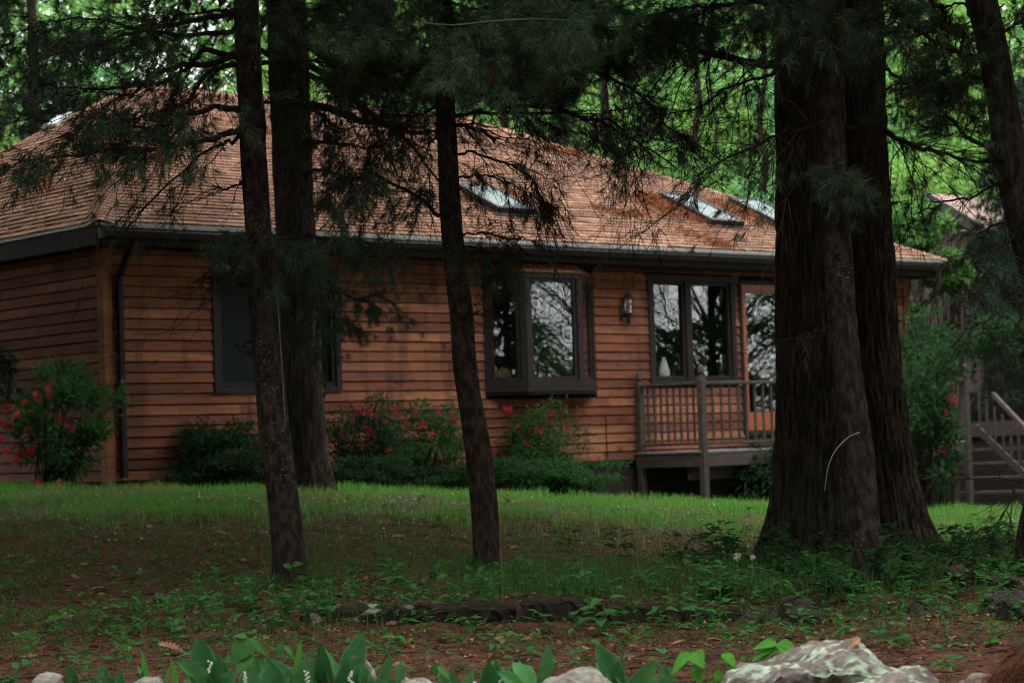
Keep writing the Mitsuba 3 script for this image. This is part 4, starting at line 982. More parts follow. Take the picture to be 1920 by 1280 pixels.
# ------------------------------------------------------------------ background forest
def broadleaf(label, x, y, hgt, rad, n, leaf, mat, seed, base=0.0, clumps=46, group='leafy trees behind the house', trunk_r=.16, lo=.18, name='broadleaf_tree'):
    r = np.random.default_rng(seed)
    k = thing(name, label, 'tree', group)
    z0 = float(gz(x, y)) - .1
    tp = np.array([(x, y, z0), (x + r.normal() * .3, y, z0 + hgt * .3), (x + r.normal() * .6, y, z0 + hgt * .6), (x + r.normal() * .8, y, z0 + hgt * .92)])
    add(f'{k}__trunk', tubes(spline(tp, 14)[None], np.linspace(trunk_r, trunk_r * .2, 14)[None], 8), 'mat_bark_old', smooth=True)
    cs, br, rr = [], [], []
    for i in range(clumps):
        a = r.uniform(0, 6.283); f = r.uniform(lo, 1.0)
        R_ = rad * math.sqrt(max(0.05, 1 - ((f - .55) / .55) ** 2)) * r.uniform(.35, 1)
        cpt = V(x + R_ * math.cos(a), y + R_ * math.sin(a), z0 + hgt * f)
        cs.append(cpt)
        st = spline(tp, 14)[int(min(13, max(2, (f - .15) * 13)))]
        mid = (st + cpt) / 2 + V(0, 0, .25)
        br.append(spline([st, mid, cpt], 7)); rr.append(np.linspace(trunk_r * .28, .012, 7))
    add(f'{k}__limbs', tubes(np.array(br), np.array(rr), 4), 'mat_twig', kind='stuff')
    cs = np.array(cs)
    m = n // clumps
    p = np.repeat(cs, m, 0) + r.normal(size=(clumps * m, 3)) * V(1, 1, .40) * rad * .15 * np.repeat(r.uniform(.6, 1.4, clumps), m)[:, None]
    p = p + (meshkit.noise(p * 1.3, seed) [:, None] - .5) * V(0, 0, .8)
    d = r.normal(size=p.shape) * V(1, 1, .35) + V(0, 0, -.25)
    s = r.uniform(.6, 1.25, len(p))
    add(f'{k}__crown', leaf_cards(p, d, r.normal(size=p.shape) * .55 + V(0, 0, 1), leaf * s, leaf * .72 * s), mat, kind='stuff')
    return k
def xy(u, d): q = at(u, 640, d); return float(q[0]), float(q[1])
PLACES = [(80, 'far left end of the roof'), (200, 'white skylight'), (420, 'roof peak'), (560, 'gap between the left trunks'), (700, 'ridge right of the thick left trunk'), (840, 'ridge near the middle pine'), (940, 'ridge end right of the middle pine'), (1090, 'upper right roof slope'), (1190, 'middle of the right roof slope'),
          (1280, 'roof slope left of the paired skylights'), (1360, 'paired skylights'), (1440, 'left edge of the huge trunks'), (1560, 'huge left trunk'), (1680, 'huge right trunk'), (1760, 'right edge of the huge trunks'), (1850, 'neighboring roof'), (9999, 'leaning trunk at the right edge')]
ROWS = [('low young leafy tree', 7000, .15, 2.3, [(30, 42, 8.6), (130, 44, 9.2), (1120, 44, 7.6), (1215, 42, 7.0), (1300, 44, 6.6), (1400, 41, 6.2), (1690, 50, 7.4), (1985, 47, 8.0)]),
        ('middle sized leafy tree', 9000, .17, 3.2, [(50, 54, 12), (620, 54, 10.6), (980, 55, 11), (1130, 53, 10.4), (1255, 56, 10.6), (1390, 53, 9.8), (1500, 55, 10.5), (1700, 56, 10.5), (1820, 62, 12), (1905, 58, 11.5)]),
        ('tall leafy tree', 9000, .20, 4.0, [(140, 68, 14), (480, 66, 13.5), (690, 68, 14.5), (860, 66, 14.5), (1050, 68, 15), (1200, 66, 15), (1330, 69, 15.2), (1430, 66, 14.5), (1650, 68, 15), (1755, 70, 15.5), (1895, 68, 15)]),
        ('very tall distant leafy tree', 9000, .25, 5.0, [(570, 84, 20), (800, 82, 19), (1000, 86, 21), (1170, 82, 20), (1310, 86, 21), (1425, 82, 20), (1690, 84, 20), (1800, 86, 21), (1930, 82, 20)])]
for i, (u, d, h, lo_, lb) in enumerate(((235, 66, 20, .62, 'tall high crowned tree beyond the roof peak, left one'), (400, 70, 21, .62, 'tall high crowned tree beyond the roof peak, right one'), (130, 72, 18, .5, 'tall high crowned tree above the white skylight'))):
    x, y = xy(u, d)
    broadleaf(lb, x, y, h, 4.6, 8000, .22, ('mat_leaf_mid', 'mat_leaf_bright', 'mat_leaf_bright')[i], 290 + i, clumps=60, lo=lo_)
for k_, (what, n_, lf_, rad_, row) in enumerate(ROWS):
    for i, (u, d, h) in enumerate(row):
        x, y = xy(u, d)
        broadleaf(f'{what} behind the {next(b for a, b in PLACES if u < a)}', x, y, h, rad_, n_, lf_, ('mat_leaf_bright', 'mat_leaf_mid', 'mat_leaf_bright', 'mat_leaf_teal')[(i * 3 + k_) % 4], 300 + 40 * k_ + i, clumps=60, lo=.12, trunk_r=.13)
# saplings with visible thin trunks between the roof and the huge trunks
for i, (pts, d, wd) in enumerate((([(1315, 420), (1318, 330), (1310, 260), (1314, 180), (1308, 100), (1300, -20)], 44, 15), ([(1430, 420), (1438, 320), (1425, 240), (1432, 160), (1428, 60), (1420, -20)], 40, 14), ([(1378, 420), (1385, 300), (1376, 200), (1370, 60), (1374, -20)], 52, 9), ([(1340, 420), (1338, 330), (1345, 250), (1332, 150), (1345, -20)], 50, 7))):
    k = thing('sapling', ['thin dark sapling trunk above the paired skylights, leftmost of four', 'thin dark sapling trunk just left of the huge trunks', 'very thin sapling trunk, third of four from the roof', 'very thin crooked sapling trunk, second of four from the roof'][i], 'tree', 'sapling trunks behind the roof')
    P = np.array([at(u, v, d) for u, v in pts]); lo = P[0].copy(); lo[2] = float(gz(lo[0], lo[1])) - .1
    P = spline(np.vstack([lo, P]), 40)
    r = np.random.default_rng(i); P[:, :2] += np.cumsum(r.normal(size=(40, 2)), 0) * .012
    tw = []
    for _ in range(16):
        b = P[r.integers(14, 38)]; dd = unit(V(r.normal(), r.normal() * .4, r.uniform(-.1, .7))); Lb = r.uniform(.5, 1.6)
        tw.append(spline([b, b + dd * Lb * .5 + V(0, 0, .08), b + dd * Lb], 7))
    add(f'{k}__trunk', tubes(P[None], np.linspace(wd / 2, wd * .3, 40)[None] * d / FPX, 7), 'mat_twig')
    add(f'{k}__branches', tubes(np.array(tw), np.tile(np.linspace(.016, .005, 7), (16, 1)), 4), 'mat_twig', kind='stuff')
# dark conifers behind the house
def conifer(label, x, y, hgt, rad, seed, mat='mat_needles_dark', n=60, z_lo=.12):
    r = np.random.default_rng(seed)
    k = thing('conifer', label, 'tree', 'dark conifers behind the house')
    z0 = float(gz(x, y)) - .1
    tp = np.array([(x, y, z0), (x, y, z0 + hgt)])
    add(f'{k}__trunk', tubes(spline(tp, 10)[None], np.linspace(.2, .04, 10)[None], 9), 'mat_bark_old', smooth=True)
    bb, nn = [], []
    for i in range(n):
        f = r.uniform(z_lo, .98); a = r.uniform(0, 6.283); R_ = rad * (1.08 - f) * r.uniform(.6, 1.1) + .3
        b = V(x, y, z0 + hgt * f)
        e = b + V(math.cos(a) * R_, math.sin(a) * R_, -.12 * R_ + r.normal() * .2)
        br, nd = grow([b, (b + e) / 2 + V(0, 0, .18), e], .03, .006, r, n_tw=26, tw=1.1, tufts=.95, droop=.3, sub=3, K=16, L=.17, w=.008)
        bb.append(br)
        if nd is not None: nn.append(nd)
    add(f'{k}__branches', join(bb), 'mat_twig', kind='stuff'); add(f'{k}__needles', join(nn), mat, kind='stuff')
for i, (u, d, h, rad, lb) in enumerate(((75, 38, 12, 2.6, 'dark pine standing left of the roof peak in front of the leafy trees'), (960, 46, 13, 3.6, 'dark pine behind the right roof slope, left one of the pair there'), (1150, 48, 14, 3.8, 'dark pine behind the right roof slope, right one of the pair there'), (1990, 42, 9, 2.6, 'dark drooping pine right of the neighboring house'))):
    x, y = xy(u, d); conifer(lb, x, y, h, rad, 400 + i)
# the wood beyond reads as one mass
r = np.random.default_rng(77)
n = 110000
p = np.stack([r.uniform(-75, 75, n), r.uniform(95, 135, n), np.zeros(n)], 1)
p[:, 2] = gz(p[:, 0], p[:, 1]) + r.uniform(0, 1, n) ** .8 * (14 + 5 * (meshkit.noise(np.stack([p[:, 0] * .13, p[:, 1] * .05, 0 * p[:, 0]], 1), 5) - .5))
p[:, 2] = np.where(p[:, 0] > -13, p[:, 2] * 1.9, p[:, 2])
keep = meshkit.fbm(p * V(.22, .12, .28), 3, 6) > .40
p = p[keep]; s = r.uniform(.5, 1.2, len(p))
add('distant_wood', leaf_cards(p, r.normal(size=p.shape), r.normal(size=p.shape) * .5 + V(0, 0, 1), 1.0 * s, .7 * s), 'mat_leaf_mid', label='far off green wood behind the house that reads as one mass', cat='wood', kind='stuff')
# the wood goes on round the road side of the yard, behind the camera
r = np.random.default_rng(78)
n = 90000
a = r.uniform(math.radians(150), math.radians(352), n); q = r.uniform(22, 40, n)
p = np.stack([q * np.cos(a), 6 + q * np.sin(a), np.zeros(n)], 1)
p[:, 2] = r.uniform(.0, 1, n) ** .8 * (33 + 7 * (meshkit.noise(np.stack([p[:, 0] * .13, p[:, 1] * .13, 0 * n * p[:, 0]], 1), 6) - .5))
low = np.degrees(a) > 338
p[low, 2] *= .3
keep = meshkit.fbm(p * V(.22, .22, .28), 3, 7) > .40
p = p[keep]; s = r.uniform(.5, 1.2, len(p))
add('roadside_wood', leaf_cards(p, r.normal(size=p.shape), r.normal(size=p.shape) * .5 + V(0, 0, 1), 1.1 * s, .8 * s), 'mat_leaf_deep', label='wood across the road that reads as one mass', cat='wood', kind='stuff')
# trees beyond the frame on the right, mirrored in the panes, and evergreens left of the frame that shade the side wall
MIR = [(17, 26.5, 4.6, 2.2, 'mat_leaf_mid', 'rounded young leafy tree right of the house'), (24.5, 31.6, 10.5, 3.2, 'mat_leaf_mid', 'dense leafy tree farther right of the house'), (27, 23, 6.0, 3.0, 'mat_leaf_mid', 'broad leafy tree at the right of the yard'), (36, 27, 8.5, 4.2, 'mat_leaf_teal', 'pale tall leafy tree far right of the yard'),
       (33, 34, 7.5, 3.8, 'mat_leaf_deep', 'dark broad tree behind the right end of the yard'), (44, 31, 9, 5.0, 'mat_leaf_mid', 'big leafy tree at the far right edge of the property'), (46, 21, 10, 5.0, 'mat_leaf_deep', 'big dark tree at the far right of the road'), (52, 40, 10, 5.5, 'mat_leaf_mid', 'tall tree far right behind the neighboring house'), (12.5, 30, 3.0, 1.6, 'mat_leaf_mid', 'small leafy tree right of the stairs')]
for i, (x, y, h, rad, mat, lb) in enumerate(MIR): broadleaf(lb, x, y, h, rad, 26000 if i == 1 else 14000, .10 if i != 1 else .13, mat, 500 + i, clumps=60, group='trees mirrored in the window panes', lo=.04)
for i, (x, y, h, rad, lo_, lb) in enumerate(((14, 12, 17, 4.6, .28, 'tall leafy tree right of the camera'), (21, 8, 19, 5.2, .2, 'tall leafy tree far right of the camera'), (18, 16, 18, 4.8, .3, 'tall leafy tree right of the yard'), (27, 11, 20, 5.5, .15, 'tall leafy tree far right beside the road'), (21, 21, 18, 4.8, .42, 'high crowned tree right of the yard'), (31, 19, 20, 5.5, .3, 'big high crowned tree far right of the yard'),
                                               (24, 22.5, 19, 4.6, .62, 'tall tree with a bare lower trunk right of the house'), (33, 27, 22, 5.5, .5, 'very tall tree with a bare lower trunk far right of the house'), (17, 34, 17, 4.4, .42, 'high crowned tree behind the right end of the house'), (26, 37, 20, 5.5, .35, 'tall tree behind and right of the stairs'), (18, 43, 18, 5.0, .3, 'tall tree right of the neighboring house'), (32, 46, 21, 6, .2, 'tall tree far right of the neighboring house'), (10.5, 12, 14, 3.2, .42, 'high crowned tree right of the leaning trunk'), (15, 24, 16, 3.8, .6, 'high crowned tree with a bare trunk right of the yard'))):
    broadleaf(lb, x, y, h, rad, 20000 if i in (4, 5, 6, 7) else 10000, .24 if i in (4, 5, 6, 7) else .38, 'mat_leaf_deep', 540 + i, clumps=80, group='tall trees right of the frame', lo=lo_, trunk_r=.2)
for i, (x, y, h, rad, lb) in enumerate(((-9.2, 21, 15, 4.0, 'tall leafy tree left of the yard'), (-10.5, 26, 16, 4.4, 'tall leafy tree left of the side wall'), (-8.2, 16.5, 14, 3.4, 'leafy tree left of the slim foreground pine'), (-13.5, 23, 16, 4.5, 'tall leafy tree farthest left'), (-6.5, 10, 15, 3.6, 'leafy tree left of the camera'), (-13.5, 32, 16, 4.6, 'tall leafy tree behind the left end of the house'), (-17, 27, 17, 5.0, 'tall leafy tree far left of the house'), (-12.5, 38, 16, 3.8, 'tall leafy tree farther behind the left end of the house'))):
    broadleaf(lb, x, y, h, rad, 12000, .30, 'mat_leaf_deep', 470 + i, clumps=80, group='trees left of the frame', lo=.34)
for i, (x, y, h, rad, lb) in enumerate(((-7.6, 23.2, 13, 2.8, 'tall dark conifer by the left edge of the frame beside the side wall'), (-8.6, 19.5, 13, 3.2, 'tall dark conifer left of the yard, nearest the road'), (-9.6, 24, 14, 3.4, 'tall dark conifer left of the house corner'), (-12.5, 28, 14, 3.6, 'tall dark conifer beside the left wall'), (-7.8, 15.5, 11, 2.6, 'dark conifer left of the slim foreground pine'))):
    conifer(lb, x, y, h, rad, 440 + i, n=70, z_lo=.10)

# ------------------------------------------------------------------ rocks and the low edging
def rock(label, pts, d, depth, mat, seed, zlow=.5, name='boulder', sub=4, bump=.09, group=None):
    """boulder whose outline follows the stone's; pts: (u, v) along its visible top from left to right"""
    r = np.random.default_rng(seed)
    top = np.array([at(u, v, d) for u, v in pts])
    w = top[-1, 0] - top[0, 0]
    vs = []
    for k, (f, lift) in enumerate(((-.5, -.22), (-.25, -.05), (0, 0), (.25, -.04), (.5, -.18))):
        q = top.copy(); q[:, 1] += f * depth
        q[:, 0] = top[:, 0].mean() + (q[:, 0] - top[:, 0].mean()) * (1 - .9 * abs(f) ** 2)
        g = gz(q[:, 0], q[:, 1]); q[:, 2] = np.maximum(q[:, 2] + lift * (q[:, 2] - g), g - .05)
        vs.append(q); b = q.copy(); b[:, 2] = g - .12; vs.append(b)
    m = trimesh.convex.convex_hull(np.vstack(vs))
    m = trimesh.Trimesh(m.vertices, m.faces)
    m = m.subdivide_to_size(max(.012, w / 60)); m.merge_vertices()
    trimesh.smoothing.filter_taubin(m, iterations=5)
    n = m.vertex_normals
    p = m.vertices
    h = (meshkit.fbm(p * 4.5, 3, seed) - .5) * bump * 1.9 + (np.abs(meshkit.fbm(p * 13, 3, seed + 4) - .5) - .2) * bump * .55 + (meshkit.fbm(p * 40, 2, seed + 6) - .5) * bump * .16
    m.vertices = p + n * h[:, None]
    k = thing(name, label, 'rock', group)
    scene[k] = mikit.ply(m, mat, smooth=35)
    return k
rock('large grey boulder with pale green lichen and a curled dead leaf on top, bottom right', [(1352, 1282), (1375, 1262), (1420, 1240), (1480, 1224), (1540, 1216), (1610, 1214), (1650, 1232), (1680, 1262), (1690, 1285)], 7.6, .55, 'mat_rock', 1)
rock('rounded grey boulder just right of the large lichened one', [(1600, 1285), (1640, 1264), (1700, 1251), (1740, 1258), (1780, 1285)], 7.3, .4, 'mat_rock', 2)
rock('small brown stone behind the needle covered corner rock', [(1805, 1285), (1830, 1272), (1860, 1268), (1890, 1280)], 7.6, .25, 'mat_rock_pale', 3)
rock('rock in the bottom right corner under rusty pine needles', [(1860, 1290), (1885, 1250), (1915, 1215), (1950, 1190), (2000, 1200)], 6.9, .5, 'mat_rock_dark', 4)
rock('flat pale stone at the bottom centre beside the lily leaves', [(1012, 1285), (1025, 1270), (1070, 1265), (1120, 1267), (1158, 1280)], 7.5, .3, 'mat_rock_pale', 5)
rock('pale stone behind the lily leaves left of the flat centre stone', [(738, 1285), (755, 1265), (785, 1262), (815, 1272), (828, 1285)], 7.7, .25, 'mat_rock_pale', 6)
rock('small pale stone among the strap leaves at the bottom left', [(256, 1285), (270, 1270), (295, 1266), (318, 1282)], 7.6, .2, 'mat_rock_pale', 7)
rock('grey stone at the far bottom left', [(50, 1290), (75, 1267), (110, 1266), (125, 1285)], 7.8, .25, 'mat_rock_pale', 8)
rock('pale upright stone behind the tall lily leaf', [(650, 1285), (662, 1240), (675, 1226), (690, 1250), (700, 1285)], 8.0, .2, 'mat_rock_pale', 9)
rock('angular mossy rock with a pale corner, in front of the slim trunk', [(1462, 1190), (1478, 1136), (1500, 1128), (1535, 1150), (1570, 1185)], 11.4, .5, 'mat_rock_dark', 10)
rock('dark low rock left of the angular mossy rock', [(1375, 1192), (1400, 1152), (1440, 1146), (1480, 1165), (1485, 1190)], 11.6, .5, 'mat_rock_dark', 11)
rock('dark flat rock right of the slim trunk base', [(1690, 1190), (1715, 1142), (1760, 1138), (1790, 1165), (1790, 1190)], 11.4, .5, 'mat_rock_dark', 12)
rock('large dark rock at the right edge under the leaning trunk', [(1845, 1190), (1865, 1120), (1910, 1105), (1960, 1115), (1990, 1180)], 11.0, .7, 'mat_rock_dark', 13)
rock('dark block of rock left of the leaning trunk', [(1835, 1120), (1845, 1080), (1880, 1072), (1905, 1085), (1910, 1125)], 12.4, .6, 'mat_rock_dark', 14)
rock('dark angular rock behind the flat dark rocks on the right', [(1760, 1110), (1775, 1070), (1815, 1062), (1845, 1080), (1850, 1110)], 12.8, .6, 'mat_rock_dark', 15)
ek = thing('timber_edging', 'low dark timber edging with pale lichen across the yard', 'edging')
r = np.random.default_rng(3)
u = 505
i = 0
for u0, u1, v0, v1 in ((565, 742, 1143, 1139), (748, 968, 1140, 1134), (976, 1128, 1126, 1127), (1138, 1290, 1136, 1139), (1300, 1388, 1143, 1152)):
    p, q = at(u0, v0, 11.86), at(u1, v1, 11.9)
    n = 14
    P = p + (q - p) * np.linspace(0, 1, n)[:, None]
    sec = np.array([(-.062, -.16), (.06, -.16), (.066, -.01), (.05, .012), (0, .016), (-.05, .012), (-.07, -.01), (-.07, -.09)])
    jitter = r.normal(size=(n, 8)) * .010
    v = np.stack([P[:, None, 0] + 0 * jitter, P[:, None, 1] + sec[:, 0] + jitter, P[:, None, 2] + sec[:, 1] + jitter * .8], -1)
    a = np.arange(8); b = (a + 1) % 8; m = np.arange(n - 1)[:, None] * 8
    qd = np.stack([m + a, m + b, m + 8 + b, m + 8 + a], -1).reshape(-1, 4)
    f = np.vstack([qd[:, [0, 1, 2]], qd[:, [0, 2, 3]], [[0, i_, i_ + 1] for i_ in range(1, 7)], [[(n - 1) * 8 + 0, (n - 1) * 8 + i_ + 1, (n - 1) * 8 + i_] for i_ in range(1, 7)]])
    add(f'{ek}__timber', (v.reshape(-1, 3), f), 'mat_timber')

# ------------------------------------------------------------------ shrubs and flowers
def flower(pos, face, size, rng):
    """five petals round a throat"""
    d = unit(face); ref = V(0, 0, 1) if abs(d[2]) < .9 else V(1, 0, 0)
    a = unit(np.cross(d, ref)); b = np.cross(d, a)
    th = rng.uniform(0, 6.28) + np.arange(5) * 2 * math.pi / 5
    al = np.cos(th)[:, None] * a + np.sin(th)[:, None] * b + d * .45
    return leaf_cards(np.tile(pos, (5, 1)), al, np.tile(d, (5, 1)), size, size * .8, .25)
def shrub(label, u, v, d, ru, rv, n, leaf, mat, seed, flowers=(), fmat='mat_pink', name='shrub', cat='shrub', depth=.7, ratio=.48, fsize=.034, clumps=58, sig=1.0):
    n = int(n * 2.3)
    r = np.random.default_rng(seed)
    k = thing(name, label, cat)
    c = at(u, v, d); rx, rz = ru * d / FPX, rv * d / FPX
    g = float(gz(c[0], c[1]))
    # stems from the ground, leaf clumps at their ends
    m = clumps
    dirs = unit(r.normal(size=(m, 3)) * V(1, 1, 1)); q = r.uniform(.2, 1.0, m) ** .6 * r.uniform(.78, 1.16, m)
    ends = c + dirs * q[:, None] * V(rx, depth, rz)
    ends[:, 2] = np.maximum(ends[:, 2], g + .06)
    foot = V(c[0], c[1], g - .05) + r.normal(size=(m, 3)) * V(rx * .25, depth * .2, 0)
    st = np.array([spline([f, (f + e) / 2 + V(0, 0, .12 * rz) + r.normal(size=3) * .04, e], 8) for f, e in zip(foot, ends)])
    add(f'{k}__stems', tubes(st, np.tile(np.linspace(.012, .004, 8), (m, 1)), 4), 'mat_twig', kind='stuff')
    per = n // m
    p = np.repeat(ends, per, 0) + r.normal(size=(m * per, 3)) * V(rx * .15, depth * .18, rz * .11) * sig
    p[:, 2] = np.maximum(p[:, 2], g + .02)
    out = unit((p - c) / V(rx, depth, rz))
    dirn = out * .8 + r.normal(size=p.shape) * .7
    nrm = V(0, 0, 1) + r.normal(size=p.shape) * .45 + out * .4
    s = r.uniform(.65, 1.25, len(p))
    add(f'{k}__leaves', leaf_cards(p, dirn, nrm, leaf * s, leaf * ratio * s), mat, kind='stuff')
    for fu, fv in flowers:
        o = at(fu, fv, d)
        o[1] = d - depth * (.75 - .3 * r.random()); o = at(fu, fv, o[1])
        ms = [flower(o + r.normal(size=3) * .022, V(r.normal() * .5, -1, r.normal() * .5 + .3), fsize * r.uniform(.8, 1.25), r) for _ in range(r.integers(2, 5))]
        add(f'{k}__flower', join(ms), fmat)
    return k
shrub('tall rhododendron with pink flowers against the left corner of the house', 112, 790, 24.6, 104, 128, 1300, .10, 'mat_shrub_mid', 1,
      [(10, 768), (3, 790), (25, 782), (45, 757), (35, 770), (62, 770), (5, 825), (32, 835), (45, 850), (35, 862), (60, 848), (75, 912), (68, 905), (115, 905), (120, 910), (70, 830), (8, 852), (70, 742), (92, 735), (20, 800), (58, 808), (85, 820), (110, 790), (128, 795)], 'mat_coral', 'azalea_bush', depth=.6, fsize=.05, clumps=40, sig=.85)
shrub('low dark evergreen shrub under the left window', 408, 850, 26.4, 92, 66, 3000, .06, 'mat_shrub_dark', 2, depth=.6)
shrub('red flowered azalea right of the thick trunk', 690, 822, 27.2, 78, 74, 2200, .055, 'mat_shrub_dark', 3,
      [(672, 768), (680, 776), (690, 770), (702, 782), (668, 792), (655, 800), (720, 792), (712, 770), (640, 812), (700, 830), (735, 770), (660, 760), (725, 845), (648, 840), (684, 800), (700, 806)], name='azalea_bush', depth=.6, fsize=.032)
shrub('red flowered azalea left of the middle pine', 805, 830, 28.3, 82, 72, 2200, .055, 'mat_shrub_mid', 4,
      [(820, 763), (826, 770), (848, 778), (850, 784), (793, 795), (757, 790), (830, 858), (835, 862), (855, 878), (858, 884), (868, 880), (780, 770), (812, 820)], name='azalea_bush', depth=.6, fsize=.032)
shrub('red flowered azalea under the bay window', 1010, 838, 29.8, 92, 78, 2600, .055, 'mat_shrub_mid', 5,
      [(1035, 774), (1010, 803), (1012, 808), (950, 764), (955, 770), (925, 842), (945, 856), (985, 848), (990, 852), (952, 908), (985, 828), (1065, 800), (970, 800)], name='azalea_bush', depth=.6, fsize=.032)
shrub('dark spreading evergreen at the foot of the azaleas', 900, 892, 27.6, 130, 32, 3200, .05, 'mat_shrub_dark', 6, depth=.5)
shrub('dark spreading evergreen left of the deck', 1075, 893, 29.2, 88, 38, 2800, .05, 'mat_shrub_mid', 7, depth=.5)
shrub('dark spreading evergreen under the red azalea by the thick trunk', 690, 888, 26.6, 80, 34, 2400, .05, 'mat_shrub_dark', 8, depth=.5)
shrub('low dark groundcover along the siding left of the thick trunk', 470, 880, 26.0, 160, 30, 3000, .05, 'mat_shrub_dark', 9, depth=.5)
shrub('long leaved rhododendron before the deck, beside the huge trunks', 1425, 885, 31.5, 60, 58, 1100, .12, 'mat_shrub_dark', 10, ratio=.3, depth=.6)
shrub('large rhododendron with a few red flowers right of the huge trunks', 1722, 790, 28.5, 66, 160, 1100, .14, 'mat_shrub_dark', 11, [(1775, 745), (1785, 752), (1770, 770), (1765, 848), (1790, 742)], ratio=.34, depth=1.0, name='rhododendron_bush', clumps=44, sig=.8)
shrub('leafy dark bush under the right eave', 1735, 655, 31.5, 70, 70, 800, .10, 'mat_shrub_dark', 12, depth=.8)
shrub('dark bush above the stairs at the right edge', 1880, 640, 37, 70, 60, 1300, .10, 'mat_shrub_dark', 13, depth=.8)
shrub('light green leafy bush hiding the neighboring gable', 1705, 440, 41, 55, 60, 1200, .16, 'mat_leaf_mid', 14, depth=1.2, ratio=.7)
shrub('pale green bush below the neighboring eave', 1775, 512, 41, 42, 32, 600, .16, 'mat_leaf_mid', 15, depth=1.2, ratio=.7)

# ------------------------------------------------------------------ grass, litter, ground cover
def scatter(n, x0, x1, y0, y1, seed):
    r = np.random.default_rng(seed)
    x, y = r.uniform(x0, x1, n), r.uniform(y0, y1, n)
    return r, x, y
def inview(x, y, m=.6): return np.abs(x) < y * (1010 / FPX) + m
def in_house(x, y, grow=.0):
    dx, dy = x - HO[0], y - HO[1]
    s, t = dx * WS[0] + dy * WS[1], dx * WN[0] + dy * WN[1]
    return (s > -grow) & (s < RS + grow) & (t < grow)
def grass(key, x, y, hgt, wid, mat, r, label, lean=.35):
    z = gz(x, y); n = len(x)
    p = np.stack([x, y, z], 1)
    a = r.uniform(0, 6.283, n); dr_ = np.stack([np.cos(a), np.sin(a), 0 * a], 1)
    side = np.stack([-np.sin(a), np.cos(a), 0 * a], 1)
    h = hgt * r.uniform(.5, 1.25, n)[:, None]; w = wid * r.uniform(.7, 1.3, n)[:, None]
    h = h * (.55 + .9 * meshkit.noise(np.stack([x * 3, y * 3, 0 * x], 1), 9))[:, None]
    l = lean * r.uniform(.1, 1.3, n)[:, None]
    m = p + V(0, 0, 1) * h * .6 + dr_ * h * l * .35
    t = p + V(0, 0, 1) * h * (1 - .25 * l) + dr_ * h * l
    v = np.stack([p - side * w, p + side * w, m - side * w * .8, m + side * w * .8, t], 1).reshape(-1, 3)
    k = np.arange(n)[:, None] * 5
    add(key, (v, np.vstack([k + [0, 1, 3], k + [0, 3, 2], k + [2, 3, 4]])), mat, label=label, cat='grass', kind='stuff')
def edge_n(x, y): return y + (meshkit.fbm(np.stack([x * .55, y * .55, 0 * x], 1), 4, 21) - .5) * 4.6
r, x, y = scatter(210000, -9, 9.5, 16, 36, 31)
e = edge_n(x, y); pz = meshkit.fbm(np.stack([x * .9, y * .9, 0 * x], 1), 3, 4)
ok = inview(x, y) & ~in_house(x, y, .25) & (r.random(len(x)) < np.clip((e - 16.2) / 2.9, 0, 1) ** 1.7 * np.clip((pz - .30) * 5, .10, 1))
ok &= (r.random(len(x)) < np.clip(26 / y, 0, 1))
ok &= r.random(len(x)) < np.clip((meshkit.fbm(np.stack([x * 2.2, y * 1.6, 0 * x], 1), 3, 61) - .34) * 6, .12, 1)
dryg = ok & (meshkit.fbm(np.stack([x * 1.3, y * 1.1, 0 * x], 1), 3, 62) + .35 * r.random(len(x)) > .82)
ok &= ~dryg
grass('lawn_grass', x[ok], y[ok], .105, .0034, 'mat_grass', r, 'strip of bright green lawn along the house')
grass('faded_grass', x[dryg], y[dryg], .10, .0030, 'mat_grass_dry', r, 'faded yellowish grass blades mixed into the lawn', lean=.6)
r, x, y = scatter(80000, -6, 6, 10.2, 19, 32)
pz = meshkit.fbm(np.stack([x * .8, y * .8, 0 * x], 1), 3, 14)
ok = inview(x, y) & (r.random(len(x)) < np.clip((pz - .45) * 4.5, .03, .75) * np.clip((y - 9) / 4, .15, 1))
grass('yard_grass', x[ok], y[ok], .075, .0022, 'mat_grass_olive', r, 'sparse darker grass between the pine needles', lean=.6)
r, x, y = scatter(7000, -.4, 5, 11.9, 14.8, 33)
pz = meshkit.fbm(np.stack([x * .8, y * .8, 0 * x], 1), 3, 15)
ok = inview(x, y) & (r.random(len(x)) < np.clip((pz - .36) * 5, 0, .9))
grass('tall_grass', x[ok], y[ok], .17, .0022, 'mat_grass_deep', r, 'taller dark grass behind the timber edging', lean=.5)

for t, c in ((A, 'left'), (C, 'middle'), (Fp, 'right')):
    rr = np.random.default_rng(5); q = t.P[1]; n = 420
    a = rr.uniform(0, 6.283, n); d_ = .10 + np.abs(rr.normal(size=n)) * .20
    grass('trunk_grass', q[0] + d_ * np.cos(a), q[1] + d_ * np.sin(a), .13, .0022, 'mat_grass_deep', rr, f'grass tufts round the foot of the {c} slim pine', lean=.7)
def litter(key, x, y, L, w, mat, r, label):
    n = len(x); p = np.stack([x, y, gz(x, y) + r.uniform(.002, .016, n)], 1)
    d = unit(r.normal(size=(n, 3)) * V(1, 1, .16)); s = unit(np.cross(d, V(0, 0, 1) + r.normal(size=(n, 3)) * .4)) * w
    L = L * r.uniform(.5, 1.2, (n, 1))
    v = np.stack([p - d * L / 2 - s, p - d * L / 2 + s, p + d * L / 2], 1).reshape(-1, 3)
    add(key, (v, np.arange(3 * n).reshape(-1, 3)), mat, label=label, cat='pine needle litter', kind='stuff')
r, x, y = scatter(150000, -4.8, 4.8, 7.2, 18.5, 34)
ok = inview(x, y, .3) & (r.random(len(x)) < np.clip(11 / y, .2, 1))
x, y = x[ok], y[ok]; h = len(x) // 3
litter('pine_needle_litter', x[:h], y[:h], .11, .0024, 'mat_litter', r, 'rust brown fallen pine needles covering the yard')
